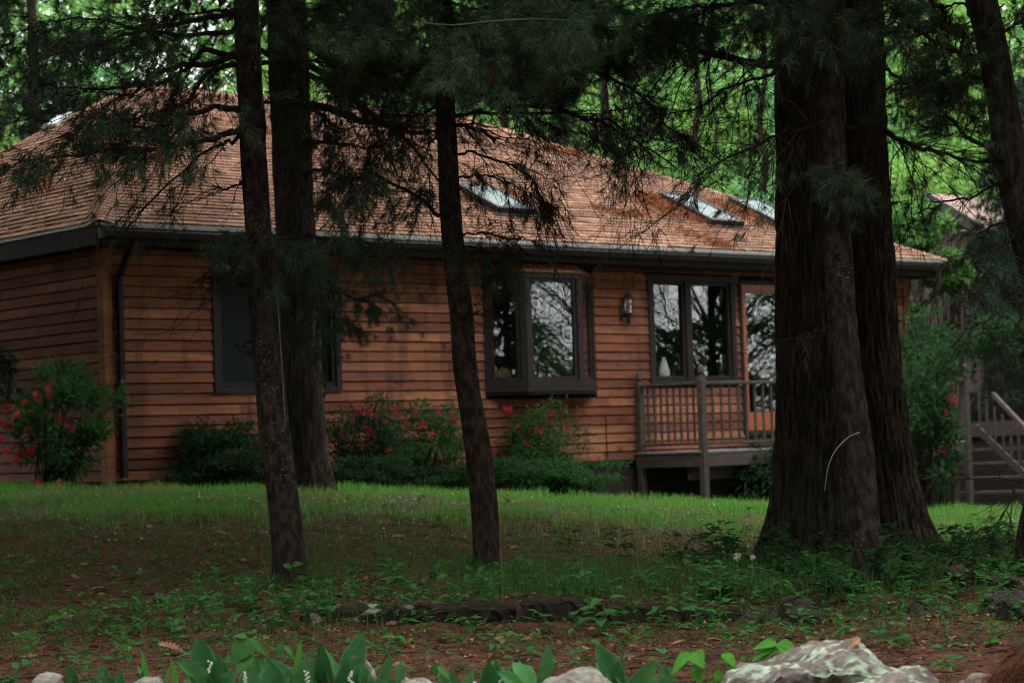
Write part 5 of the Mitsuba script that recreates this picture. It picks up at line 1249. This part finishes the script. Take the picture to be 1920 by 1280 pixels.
litter('old_needle_litter', x[h:2 * h], y[h:2 * h], .11, .0024, 'mat_litter_dark', r, 'old dark brown pine needles underneath the fresh ones')
litter('tan_needle_litter', x[2 * h::2], y[2 * h::2], .10, .0018, 'mat_litter_tan', r, 'pale tan pine needles lying on top of the others')
n = 420
r, x, y = scatter(n, -4.6, 4.6, 8, 18, 39)
a = r.uniform(0, 6.283, n); Lt = r.uniform(.08, .35, n)
tp = np.stack([np.stack([x + f * Lt * np.cos(a + f), y + f * Lt * np.sin(a + f)], 1) for f in (-.5, -.15, .2, .5)], 1)
tp = np.concatenate([tp, (gz(tp[..., 0], tp[..., 1]) + .012)[..., None]], -1)
add('fallen_twigs', tubes(tp, np.tile(np.linspace(.004, .0018, 4), (n, 1)), 4), 'mat_twig', label='thin dead twigs fallen among the needles', cat='twigs', kind='stuff')
# fallen oak leaves
def oak_leaf(L):
    x_ = np.linspace(0, 1, 15); base = np.array([.05, .12, .34, .16, .42, .2, .5, .24, .52, .25, .42, .2, .28, .12, 0]) * .75
    v = np.stack([np.concatenate([x_, x_, x_]), np.concatenate([base, 0 * x_, -base]), np.concatenate([.14 * base + .08 * np.sin(x_ * 3.1), 0 * x_, .18 * base + .05 * np.sin(x_ * 2)])], 1) * L
    f = []
    for i in range(14):
        for o in (0, 15): f += [[o + i, o + 15 + i, o + 16 + i], [o + i, o + 16 + i, o + 1 + i]]
    return v, np.array(f)
ol = oak_leaf(1.0)
def dry(u, v, L, seed, label=None, dlo=6):
    rr = np.random.default_rng(seed); q = on_ground(u, v, dlo)
    return place(ol, q + V(0, 0, .015), rr.uniform(0, 6.28), rr.uniform(-.2, .35), rr.uniform(-.4, .4), L)
r, x, y = scatter(420, -4.5, 4.5, 7.6, 19, 35)
ok = inview(x, y, .2); x, y = x[ok], y[ok]; z = gz(x, y)
add('fallen_leaves', join([place(ol, (a, b, c + .01), r.uniform(0, 6.28), r.uniform(-.2, .3), r.uniform(-.5, .5), r.uniform(.05, .10)) for a, b, c in zip(x, y, z)]), 'mat_dry_leaf', label='curled brown fallen leaves strewn over the yard', cat='fallen leaves', kind='stuff')
for i, (u, v, L, lb) in enumerate(((505, 1200, .10, 'tan fallen oak leaf behind the lily leaves'), (345, 1228, .13, 'brown fallen oak leaf behind the strap leaves'), (112, 1178, .16, 'tan crumpled oak leaf at the lower left'), (735, 1010, .13, 'pale fallen leaf at the lawn edge between the young pines'), (880, 1170, .15, 'tan fallen oak leaf right below the timber edging'), (1850, 1222, .11, 'pale lobed oak leaf among the grass near the corner rock'), (205, 1108, .12, 'pale fallen leaf in the left yard'), (585, 1202, .10, 'pinkish fallen leaf behind the lily bed'))):
    k = thing('fallen_leaf', lb, 'leaf'); scene[k] = mikit.ply(dry(u, v, L, i), 'mat_dry_leaf')
q = at(1600, 1222, 7.45); k = thing('fallen_leaf', 'curled coppery dead leaf lying on top of the large boulder', 'leaf')
scene[k] = mikit.ply(join([place(ol, q + V(-.015, 0, .02), .4, .5, .6, .055), place(ol, q + V(.02, 0, .01), 2.2, .3, -.8, .05)]), 'mat_dry_leaf')
# clover, small ground plants
def cover(key, x, y, size, mat, r, label, cat='ground cover', up=.03, tilt=.5):
    n = len(x); p = np.stack([x, y, gz(x, y) + r.uniform(.008, up, n)], 1)
    s = size * r.uniform(.6, 1.3, n)
    add(key, leaf_cards(p, r.normal(size=(n, 3)) * V(1, 1, .2), r.normal(size=(n, 3)) * tilt + V(0, 0, 1), s, s * .75), mat, label=label, cat=cat, kind='stuff')
r, x, y = scatter(26000, -5.5, 5.5, 10.0, 20.5, 36)
pz = meshkit.fbm(np.stack([x * .7, y * .7, 0 * x], 1), 3, 16)
ok = inview(x, y, .3) & (r.random(len(x)) < np.clip((pz - .38) * 4, .03, .9)); cover('clover', x[ok], y[ok], .030, 'mat_weed', r, 'low clover and small weeds spread through the needles')
r, x, y = scatter(2600, -6.5, 6.5, 16.0, 21.5, 37)
pz = meshkit.fbm(np.stack([x * .9, y * .5, 0 * x], 1), 3, 17)
ok = inview(x, y, .2) & (pz > .47); cover('clover_flowers', x[ok], y[ok], .019, 'mat_white_petal', r, 'tiny white clover flowers sprinkled along the lawn edge', 'flowers', .10, 2)
r, x, y = scatter(130, -4, 4, 8.6, 14, 38)
ok = inview(x, y, .2); cover('white_petals', x[ok], y[ok], .011, 'mat_white_petal', r, 'tiny fallen white petals dotting the brown needles', 'petals', .03, 2)

# ------------------------------------------------------------------ young plants one can tell apart
def seedling(label, u, v, d, hgt, leaves, L, W, mat, seed, name='seedling', lean=0.0, droop=.4, ground=None, start=.25):
    L, W, leaves = L * 1.25, W * 1.25, int(leaves * 1.4)
    r = np.random.default_rng(seed)
    k = thing(name, label, 'plant')
    q = on_ground(u, v) if d is None else at(u, v, d)
    if d is not None: q[2] = float(gz(q[0], q[1])) - .01
    top = q + V(lean * hgt + r.normal() * .02, r.normal() * .03, hgt)
    st = spline([q, (q + top) / 2 + V(r.normal() * .015, 0, 0), top], 8)
    add(f'{k}__stem', tubes(st[None], np.linspace(.0032, .0016, 8)[None], 5), 'mat_weed')
    for i in range(leaves):
        f = start + (1 - start) * (i + .5) / leaves; b = st[min(7, int(f * 8))]
        a = i * 2.4 + r.uniform(-.4, .4)
        s = r.uniform(.75, 1.15) * (1.1 - .35 * f)
        m = blade(L * s, W * s, droop * r.uniform(.5, 1.4), .22, 7, .62)
        pet = V(math.cos(a), math.sin(a), .25) * L * .28
        add(f'{k}__leaf', place(m, b + pet, a, r.uniform(.0, .5), r.uniform(-.3, .3)), mat)
    return k
SEED = [('pale green seedling left of the slim left pine', 362, 1128, .12, 7, .055, .034, 'mat_sprout'), ('bushy dark weed beside the pale seedling', 405, 1118, .17, 9, .07, .03, 'mat_weed'),
        ('young bramble right of the slim left pine', 735, 1118, .20, 11, .08, .055, 'mat_weed'), ('spreading low bramble in front of the bramble stem', 715, 1128, .07, 9, .06, .035, 'mat_weed'), ('low leafy seedling at the right of the bramble', 775, 1126, .08, 8, .05, .035, 'mat_weed'),
        ('small round leaved seedling on the face of the timber edging', 682, 1160, .07, 5, .05, .04, 'mat_sprout'), ('tiny seedling just right of the round leaved one', 720, 1166, .05, 4, .04, .025, 'mat_weed'),
        ('upright broad leaf plant right of the slim left pine base', 632, 1118, .10, 3, .12, .04, 'mat_weed'), ('lance leaved weed left of the middle pine base', 880, 1118, .12, 6, .11, .025, 'mat_weed'),
        ('dark nettle like weed right of the middle pine', 985, 1108, .24, 12, .09, .05, 'mat_weed'), ('tall dark weed behind the lichened timber', 1090, 1112, .32, 13, .09, .045, 'mat_weed'), ('upright lance leaf plant on the timber edging', 1040, 1118, .11, 4, .11, .025, 'mat_sprout'),
        ('broad leaved seedling over the edging right of the tall weed', 1108, 1130, .17, 7, .09, .06, 'mat_weed'), ('leafy seedling with a drooping pale leaf below the edging', 1128, 1195, .19, 7, .09, .055, 'mat_weed'), ('weed with lance leaves near the dandelion, left one', 1240, 1112, .13, 5, .11, .025, 'mat_weed'), ('weed with lance leaves near the dandelion, right one', 1300, 1110, .18, 7, .12, .035, 'mat_weed'),
        ('three leaved seedling by the edging end', 1300, 1150, .09, 4, .08, .055, 'mat_weed'), ('leafy dark seedling in the brown needles right of centre', 1315, 1205, .18, 10, .08, .05, 'mat_weed'), ('leafy seedling below the edging near the dark rocks', 1245, 1185, .12, 6, .07, .05, 'mat_weed'),
        ('small seedling in the needles at the centre', 920, 1225, .09, 6, .06, .04, 'mat_weed'), ('low two leaved seedling behind the tall lily leaf', 735, 1212, .04, 5, .06, .04, 'mat_sprout'), ('dark seedling below the centre of the edging', 970, 1240, .12, 6, .055, .045, 'mat_weed'),
        ('dark leafy weed at the foot of the huge left trunk', 1470, 1085, .20, 12, .12, .045, 'mat_shrub_dark'), ('dark leafy weed before the gap between the huge trunks', 1520, 1110, .20, 12, .13, .05, 'mat_shrub_dark'), ('dark weed at the slim trunk base', 1570, 1130, .16, 11, .13, .05, 'mat_shrub_dark'), ('dark weed right of the slim trunk base', 1690, 1110, .20, 12, .10, .045, 'mat_shrub_dark'),
        ('single round leaved plant right of the slim trunk', 1790, 1120, .10, 3, .06, .05, 'mat_weed'), ('small green weed among dark rocks on the right', 1755, 1160, .12, 6, .06, .035, 'mat_weed'), ('weedy clump behind the large boulder', 1680, 1215, .10, 9, .08, .04, 'mat_weed'), ('small leafy weed behind the rounded boulder', 1770, 1262, .05, 6, .05, .035, 'mat_weed'),
        ('dark clump of weeds at the left edge', 20, 1118, .10, 8, .08, .03, 'mat_weed'), ('pale forked weed in the left yard', 160, 1135, .16, 4, .10, .02, 'mat_sprout'), ('drooping narrow weed in the left yard', 245, 1158, .13, 5, .10, .03, 'mat_weed'), ('leafy weed left of the slim left pine base', 465, 1140, .15, 8, .06, .045, 'mat_weed'),
        ('leafy weed in the needles before the slim left pine', 505, 1190, .16, 9, .07, .03, 'mat_weed'), ('weed at the lawn edge right of the middle pine', 1065, 1030, .16, 7, .11, .05, 'mat_shrub_dark'), ('dark broad weed behind the tall dark weed', 1165, 1045, .20, 8, .11, .055, 'mat_shrub_dark'), ('dark broad weed near the huge trunk at the lawn edge', 1350, 1030, .22, 9, .11, .06, 'mat_shrub_dark'),
        ('dark broad weed on the lawn right of the huge trunks', 1870, 1010, .18, 7, .12, .07, 'mat_shrub_dark')]
for i, (lb, u, v, h, n, L, W, mat) in enumerate(SEED): seedling(lb, u, v, None, h, n, L, W, mat, 600 + i)

# the undergrowth between them
def weeds(key, n, x0, x1, y0, y1, prob, seed, mat, label, leaf=(.04, .09), tall=(.04, .2), per=8):
    r, x, y = scatter(n, x0, x1, y0, y1, seed)
    ok = inview(x, y, .3) & (r.random(n) < prob(x, y)); x, y = x[ok], y[ok]; z = gz(x, y); m = len(x)
    h = r.uniform(*tall, m); L = r.uniform(*leaf, m)
    f = np.sqrt(r.uniform(.03, 1, (m, per)))
    top = np.stack([r.normal(size=m) * .25, r.normal(size=m) * .25, np.ones(m)], 1) * h[:, None]
    o = np.stack([x, y, z], 1)
    b = o[:, None] + top[:, None] * f[..., None]
    a = r.uniform(0, 6.283, (m, per))
    d = np.stack([np.cos(a), np.sin(a), r.uniform(-.3, .55, (m, per))], -1)
    nr = np.stack([-.35 * np.cos(a), -.35 * np.sin(a), np.ones((m, per))], -1) + r.normal(size=(m, per, 3)) * .3
    s = (L[:, None] * r.uniform(.6, 1.15, (m, per)) * (1.1 - .4 * f)).ravel()
    lv = leaf_cards(b.reshape(-1, 3), d.reshape(-1, 3), nr.reshape(-1, 3), s, s * np.repeat(r.uniform(.3, .65, m), per), .2)
    st = tubes(np.stack([o - V(0, 0, .01), o + top * .5, o + top], 1), np.tile([.0016, .0014, .001], (m, 1)), 3)
    add(key, join([lv, st]), mat, label=label, cat='undergrowth', kind='stuff')
nz = lambda x, y, sd, f=.8: meshkit.fbm(np.stack([x * f, y * f, 0 * x], 1), 3, sd)
weeds('yard_weeds', 1500, -5, 5, 8.2, 16, lambda x, y: np.clip((nz(x, y, 41) - .40) * 3.2, .02, .75), 51, 'mat_weed', 'small leafy weeds scattered through the brown needles')
weeds('edging_weeds', 420, -2.2, 4.2, 11.2, 13.4, lambda x, y: np.clip((nz(x, y, 42, 1.4) - .34) * 4, .05, .9), 52, 'mat_weed', 'leafy weeds crowding the low timber edging', (.05, .11), (.06, .24), 10)
weeds('trunk_undergrowth', 620, 1.1, 4.6, 10.6, 16.8, lambda x, y: np.clip((nz(x, y, 43, 1.2) - .30) * 4, .08, .9) * np.where(y < 12.7, .22, 1), 53, 'mat_shrub_dark', 'dark undergrowth round the feet of the huge trunks', (.06, .14), (.08, .3), 11)
weeds('lawn_weeds', 900, -6, 7, 15.5, 20.5, lambda x, y: np.clip((nz(x, y, 44) - .42) * 4, .02, .7), 54, 'mat_grass_deep', 'broad leaved weeds at the edge of the lawn', (.04, .09), (.03, .14), 8)
weeds('bright_sprouts', 620, -5, 5, 8.4, 15, lambda x, y: np.clip((nz(x, y, 45) - .40) * 4, .03, .8), 55, 'mat_sprout', 'small pale green sprouts in the yard', (.025, .055), (.03, .12), 6)
r, x, y = scatter(4200, -5.5, 5.5, 8, 18.5, 56)
ok = inview(x, y, .2) & (nz(x, y, 46) > .44); x, y = x[ok], y[ok]; n = len(x)
p = np.stack([x, y, gz(x, y) + r.uniform(.008, .03, n)], 1); sz_ = r.uniform(.018, .045, n)
add('leaf_bits', leaf_cards(p, r.normal(size=(n, 3)) * V(1, 1, .25), r.normal(size=(n, 3)) * .4 + V(0, 0, 1), sz_, sz_ * .7, .35), 'mat_dry_leaf', label='crumbled tan leaf bits between the needles', cat='leaf litter', kind='stuff')

# thin stalks and dandelion clocks
def stalk(label, pts, head=None, rad=.0022, mat='mat_straw', name='flower_stalk'):
    q = on_ground(*pts[0]); d = q[1]
    P = spline(np.vstack([q - V(0, 0, .01), [at(u, v, d) for u, v in pts[1:]]]), 18)
    k = thing(name, label, 'plant')
    add(f'{k}__stem', tubes(P[None], np.linspace(rad, rad * .75, 18)[None], 5), mat)
    if head:
        r = np.random.default_rng(int(pts[0][0]))
        n = 120 if head > .01 else 24
        dd = unit(r.normal(size=(n, 3))); o = np.tile(P[-1], (n, 1))
        s = unit(np.cross(dd, r.normal(size=(n, 3)))) * .0006
        v = np.stack([o - s, o + s, o + dd * head], 1).reshape(-1, 3)
        tip = leaf_cards(o + dd * head * .86, r.normal(size=(n, 3)), dd, head * .17, head * .15)
        add(f'{k}__seed_head', join([(v, np.arange(3 * n).reshape(-1, 3)), tip]), 'mat_white_petal', label='round fluffy seed head')
stalk('dandelion clock, the left and fuller one of the pair by the huge trunk', [(1382, 1118), (1381, 1090), (1383, 1060), (1382, 1043)], .026, name='dandelion')
stalk('dandelion clock on a bent stem, the right one of the pair by the huge trunk', [(1346, 1126), (1372, 1116), (1404, 1092), (1412, 1080), (1411, 1044)], .019, name='dandelion')
stalk('thin pale stalk bending left by the lichened timber', [(1032, 1112), (1024, 1092), (1020, 1050), (1018, 1008), (1016, 990)], .007)
stalk('straight pale stalk in the middle of the grass', [(1196, 1097), (1196, 1060), (1195, 1020), (1194, 988)])
stalk('thin stalk with a white tip behind the edging', [(1096, 1138), (1094, 1110), (1092, 1070), (1091, 1046)], .006)
stalk('long thin stalk leaning on the middle pine', [(941, 1140), (942, 1090), (938, 1020), (937, 960), (936, 948)], .008)
stalk('short dry stalk right of the slim left pine', [(659, 1128), (655, 1110), (653, 1080)])
stalk('bent pale stalk lying at the slim left pine base', [(585, 1110), (545, 1106), (512, 1098), (503, 1085), (498, 1060)])
stalk('slanting dry stalk by the middle pine base', [(880, 1130), (905, 1110), (925, 1098), (945, 1088)])
stalk('thin upright stalk over the young bramble', [(720, 1095), (718, 1060), (717, 1020), (716, 1000)], None, .0016, 'mat_weed')

# ------------------------------------------------------------------ lily of the valley and other leaves at the bottom edge
def lily(label, d, leaves, flowers=(), seed=0, name='lily_of_the_valley', cat='plant', mat=None):
    """leaves: (tip u, tip v, base u, base v, width in pixels, dark?)"""
    r = np.random.default_rng(seed); k = thing(name, label, cat)
    if mat is None:
        c_ = leaves[0]
        leaves = list(leaves) + [(c_[0] + r.uniform(-34, 34), min(1272, c_[1] + r.uniform(26, 62)), c_[2] + r.uniform(-16, 16), 1304, r.uniform(20, 34), int(r.integers(0, 2))) for _ in range(3)]
    for (tu, tv, bu, bv, wd, dk) in leaves:
        dd = d + r.uniform(-.10, .10)
        a, b = at(bu, bv, dd), at(tu, tv, dd + r.uniform(-.10, .06))
        ax = b - a; L = np.linalg.norm(ax); ax = ax / L
        yaw = r.uniform(-.95, .95)
        face = unit(V(math.sin(yaw), -math.cos(yaw), .35)); face = unit(face - ax * (face @ ax))
        side = np.cross(face, ax)
        v, f = blade(L, wd * 1.22 * d / FPX, r.uniform(.05, .34), r.uniform(.2, .5), 18, r.uniform(.95, 1.3), r.uniform(.01, .035))
        add(f'{k}__leaf', (a + v[:, 0:1] * ax + v[:, 1:2] * side + v[:, 2:3] * face, f), mat or ('mat_lily_dark' if dk else 'mat_lily'), smooth=True, uv=np.stack(np.meshgrid(np.linspace(0, 1, 18), np.linspace(0, 1, 9), indexing='ij'), -1).reshape(-1, 2))
    for fu, fv in flowers:
        p = [at(fu, fv - 2, d - .12), at(fu - 2, fv + 20, d - .10), at(fu - 4, 1300, d - .04)]
        add(f'{k}__flower_stem', tubes(spline(p, 8)[None], np.full((1, 8), .0012), 4), 'mat_sprout')
        ms = []
        for j in range(9):
            s = trimesh.creation.icosphere(1, .0042); o = at(fu + r.uniform(-4, 4), fv - 4 + j * 2.6, d - .125)
            ms.append((np.asarray(s.vertices) * V(1, 1, .9) + o, s.faces))
        add(f'{k}__bells', join(ms), 'mat_white_petal', smooth=True, label='small white bell flowers on a spike')
B_ = 1322
LILY = [('lily leaves, the outermost clump on the left', [(131, 1247, 146, B_, 22, 1), (150, 1275, 160, B_, 14, 0)], ()), ('lone upright lily leaf right of the leftmost clump', [(189, 1243, 196, B_, 32, 1)], ()), ('lily leaf pair left of the small pale stone', [(213, 1250, 234, B_, 24, 1), (269, 1256, 250, B_, 15, 1)], ()),
        ('tall dark lily leaf with a white flower spike, left of the ribbed seedling', [(367, 1190, 402, B_, 44, 1), (362, 1242, 392, B_, 24, 0), (340, 1240, 378, 1275, 16, 0)], [(393, 1243)]), ('lily leaves under the ribbed seedling', [(404, 1220, 425, B_, 30, 1), (430, 1262, 418, B_, 22, 1), (350, 1268, 372, B_, 26, 0)], ()),
        ('broad lily leaves with flowers right of the ribbed seedling', [(478, 1232, 470, B_, 42, 1), (500, 1230, 522, B_, 38, 1), (540, 1264, 505, B_, 24, 0)], [(461, 1264)]), ('wide lily leaf at the middle of the left bed', [(530, 1231, 545, B_, 42, 1), (565, 1243, 572, B_, 28, 0)], [(575, 1262)]),
        ('cluster of folded lily leaves left of the tall one', [(582, 1217, 600, B_, 26, 1), (599, 1205, 622, B_, 32, 1), (612, 1207, 640, B_, 24, 0), (606, 1230, 622, B_, 34, 1)], ()), ('tallest wide lily leaf of the bed, with flowers at its foot', [(671, 1179, 652, B_, 44, 1), (647, 1245, 640, B_, 30, 1), (690, 1250, 678, B_, 30, 0), (720, 1262, 690, B_, 20, 0)], [(658, 1263)]),
        ('lily leaves leaning right over the pale stone', [(744, 1240, 702, 1290, 26, 0), (764, 1246, 735, B_, 22, 0), (775, 1285, 765, B_, 20, 1)], ()), ('lily clump left of the flat centre stone', [(846, 1252, 862, B_, 15, 0), (877, 1252, 880, B_, 34, 0), (915, 1240, 922, B_, 30, 1), (935, 1235, 930, B_, 22, 1), (949, 1246, 945, B_, 18, 1)], [(888, 1282)]),
        ('lily leaves leaning left at the flat centre stone', [(967, 1227, 1002, 1292, 32, 0), (968, 1242, 985, B_, 26, 1), (1041, 1220, 1004, 1290, 30, 0), (950, 1275, 970, B_, 24, 1)], [(940, 1278)]), ('large dark glossy lily leaf right of the flat centre stone', [(1130, 1206, 1165, B_, 46, 1)], ()), ('slender lily leaf reaching right beside the glossy one', [(1229, 1238, 1172, B_, 32, 0)], ()), ('narrow lily leaf left of the pale leaved vine', [(1244, 1241, 1252, B_, 22, 1), (1262, 1262, 1266, B_, 14, 0)], ())]
for i, (lb, lv, fl_) in enumerate(LILY): lily(lb, 7.9 + .12 * math.sin(i * 2.1), lv, fl_, 700 + i)
lily('bright strap leaves beside the small pale stone', 7.9, [(269, 1225, 282, B_, 10, 0), (258, 1242, 290, B_, 9, 0), (305, 1243, 310, B_, 10, 0), (336, 1238, 330, B_, 11, 0)], (), 750, 'strap_leaf_plant', mat='mat_sprout')
lily('bright blade leaf standing behind the left lily bed', 8.1, [(551, 1202, 562, 1290, 13, 0)], (), 751, 'strap_leaf_plant', mat='mat_sprout')
def broad(label, d, stem, leaves, mat, seed, name='broadleaf_seedling'):
    """leaves: (base u, v, tip u, v, width px)"""
    r = np.random.default_rng(seed); k = thing(name, label, 'plant')
    P = spline([at(u, v, d) for u, v in stem], 10)
    add(f'{k}__stem', tubes(P[None], np.linspace(.003, .0018, 10)[None], 5), 'mat_sprout')
    for bu, bv, tu, tv, wd in leaves:
        a, b = at(bu, bv, d), at(tu, tv, d - r.uniform(.0, .08)); ax = b - a; L = np.linalg.norm(ax); ax /= L
        face = unit(V(r.uniform(-.3, .3), -.7, .8)); face = unit(face - ax * (face @ ax)); side = np.cross(face, ax)
        v, f = blade(L, wd * d / FPX, .12, .16, 12, .52, .02)
        add(f'{k}__leaf', (a + v[:, 0:1] * ax + v[:, 1:2] * side + v[:, 2:3] * face, f), mat, smooth=True)
broad('seedling with one large drooping ribbed leaf above the lily bed', 8.2, [(470, 1300), (468, 1250), (462, 1190)], [(468, 1196, 430, 1246, 44), (462, 1192, 437, 1190, 14), (470, 1195, 503, 1230, 15), (468, 1225, 440, 1262, 34)], 'mat_weed', 1)
broad('thin seedling with one small oval leaf right of the ribbed one', 8.2, [(545, 1235), (535, 1212), (525, 1207)], [(527, 1206, 525, 1232, 17), (535, 1210, 550, 1230, 10)], 'mat_weed', 2)
broad('small two leaved seedling over the pale stone', 7.9, [(792, 1268), (805, 1255), (815, 1246)], [(815, 1243, 818, 1270, 16), (822, 1247, 845, 1272, 14)], 'mat_weed', 3)
broad('pale green vine with hanging heart leaves left of the large boulder', 7.7, [(1335, 1300), (1322, 1260), (1310, 1235), (1295, 1222)], [(1290, 1222, 1258, 1262, 22), (1300, 1222, 1318, 1248, 34), (1300, 1250, 1318, 1290, 20), (1318, 1246, 1312, 1250, 10)], 'mat_sprout', 4, 'vine')
broad('pale green leafy sprig arching toward the large boulder', 7.8, [(1335, 1290), (1340, 1255), (1352, 1235), (1362, 1225)], [(1358, 1224, 1380, 1248, 24), (1362, 1262, 1400, 1238, 24), (1340, 1260, 1365, 1280, 22), (1345, 1275, 1340, 1300, 24)], 'mat_sprout', 5, 'vine')
broad('bright green leaf whorl behind the large boulder', 7.95, [(1440, 1262), (1450, 1225), (1456, 1205)], [(1455, 1203, 1410, 1213, 22), (1455, 1207, 1420, 1238, 28), (1460, 1205, 1478, 1230, 20), (1462, 1202, 1496, 1218, 22), (1450, 1210, 1408, 1236, 18)], 'mat_sprout', 6)
# rusty needles hanging over the corner rock
r = np.random.default_rng(12); n = 2600
u_, v_ = r.uniform(1845, 1990, n), r.uniform(1188, 1300, n); kp = v_ > 1190 + (1950 - u_) * .75; u_, v_ = u_[kp], v_[kp]; n = len(u_)
p = np.array([at(a, b, 6.78 + c) for a, b, c in zip(u_, v_, r.uniform(-.05, .1, n))])
d = unit(V(-.5, -.2, -.55) + r.normal(size=(n, 3)) * .4); s = unit(np.cross(d, r.normal(size=(n, 3)))) * .0009
v = np.stack([p - s, p + s, p + d * r.uniform(.06, .11, (n, 1))], 1).reshape(-1, 3)
add('corner_needle_litter', (v, np.arange(3 * n).reshape(-1, 3)), 'mat_litter', label='rusty pine needles heaped over the rock in the bottom right corner', cat='needle litter', kind='stuff')
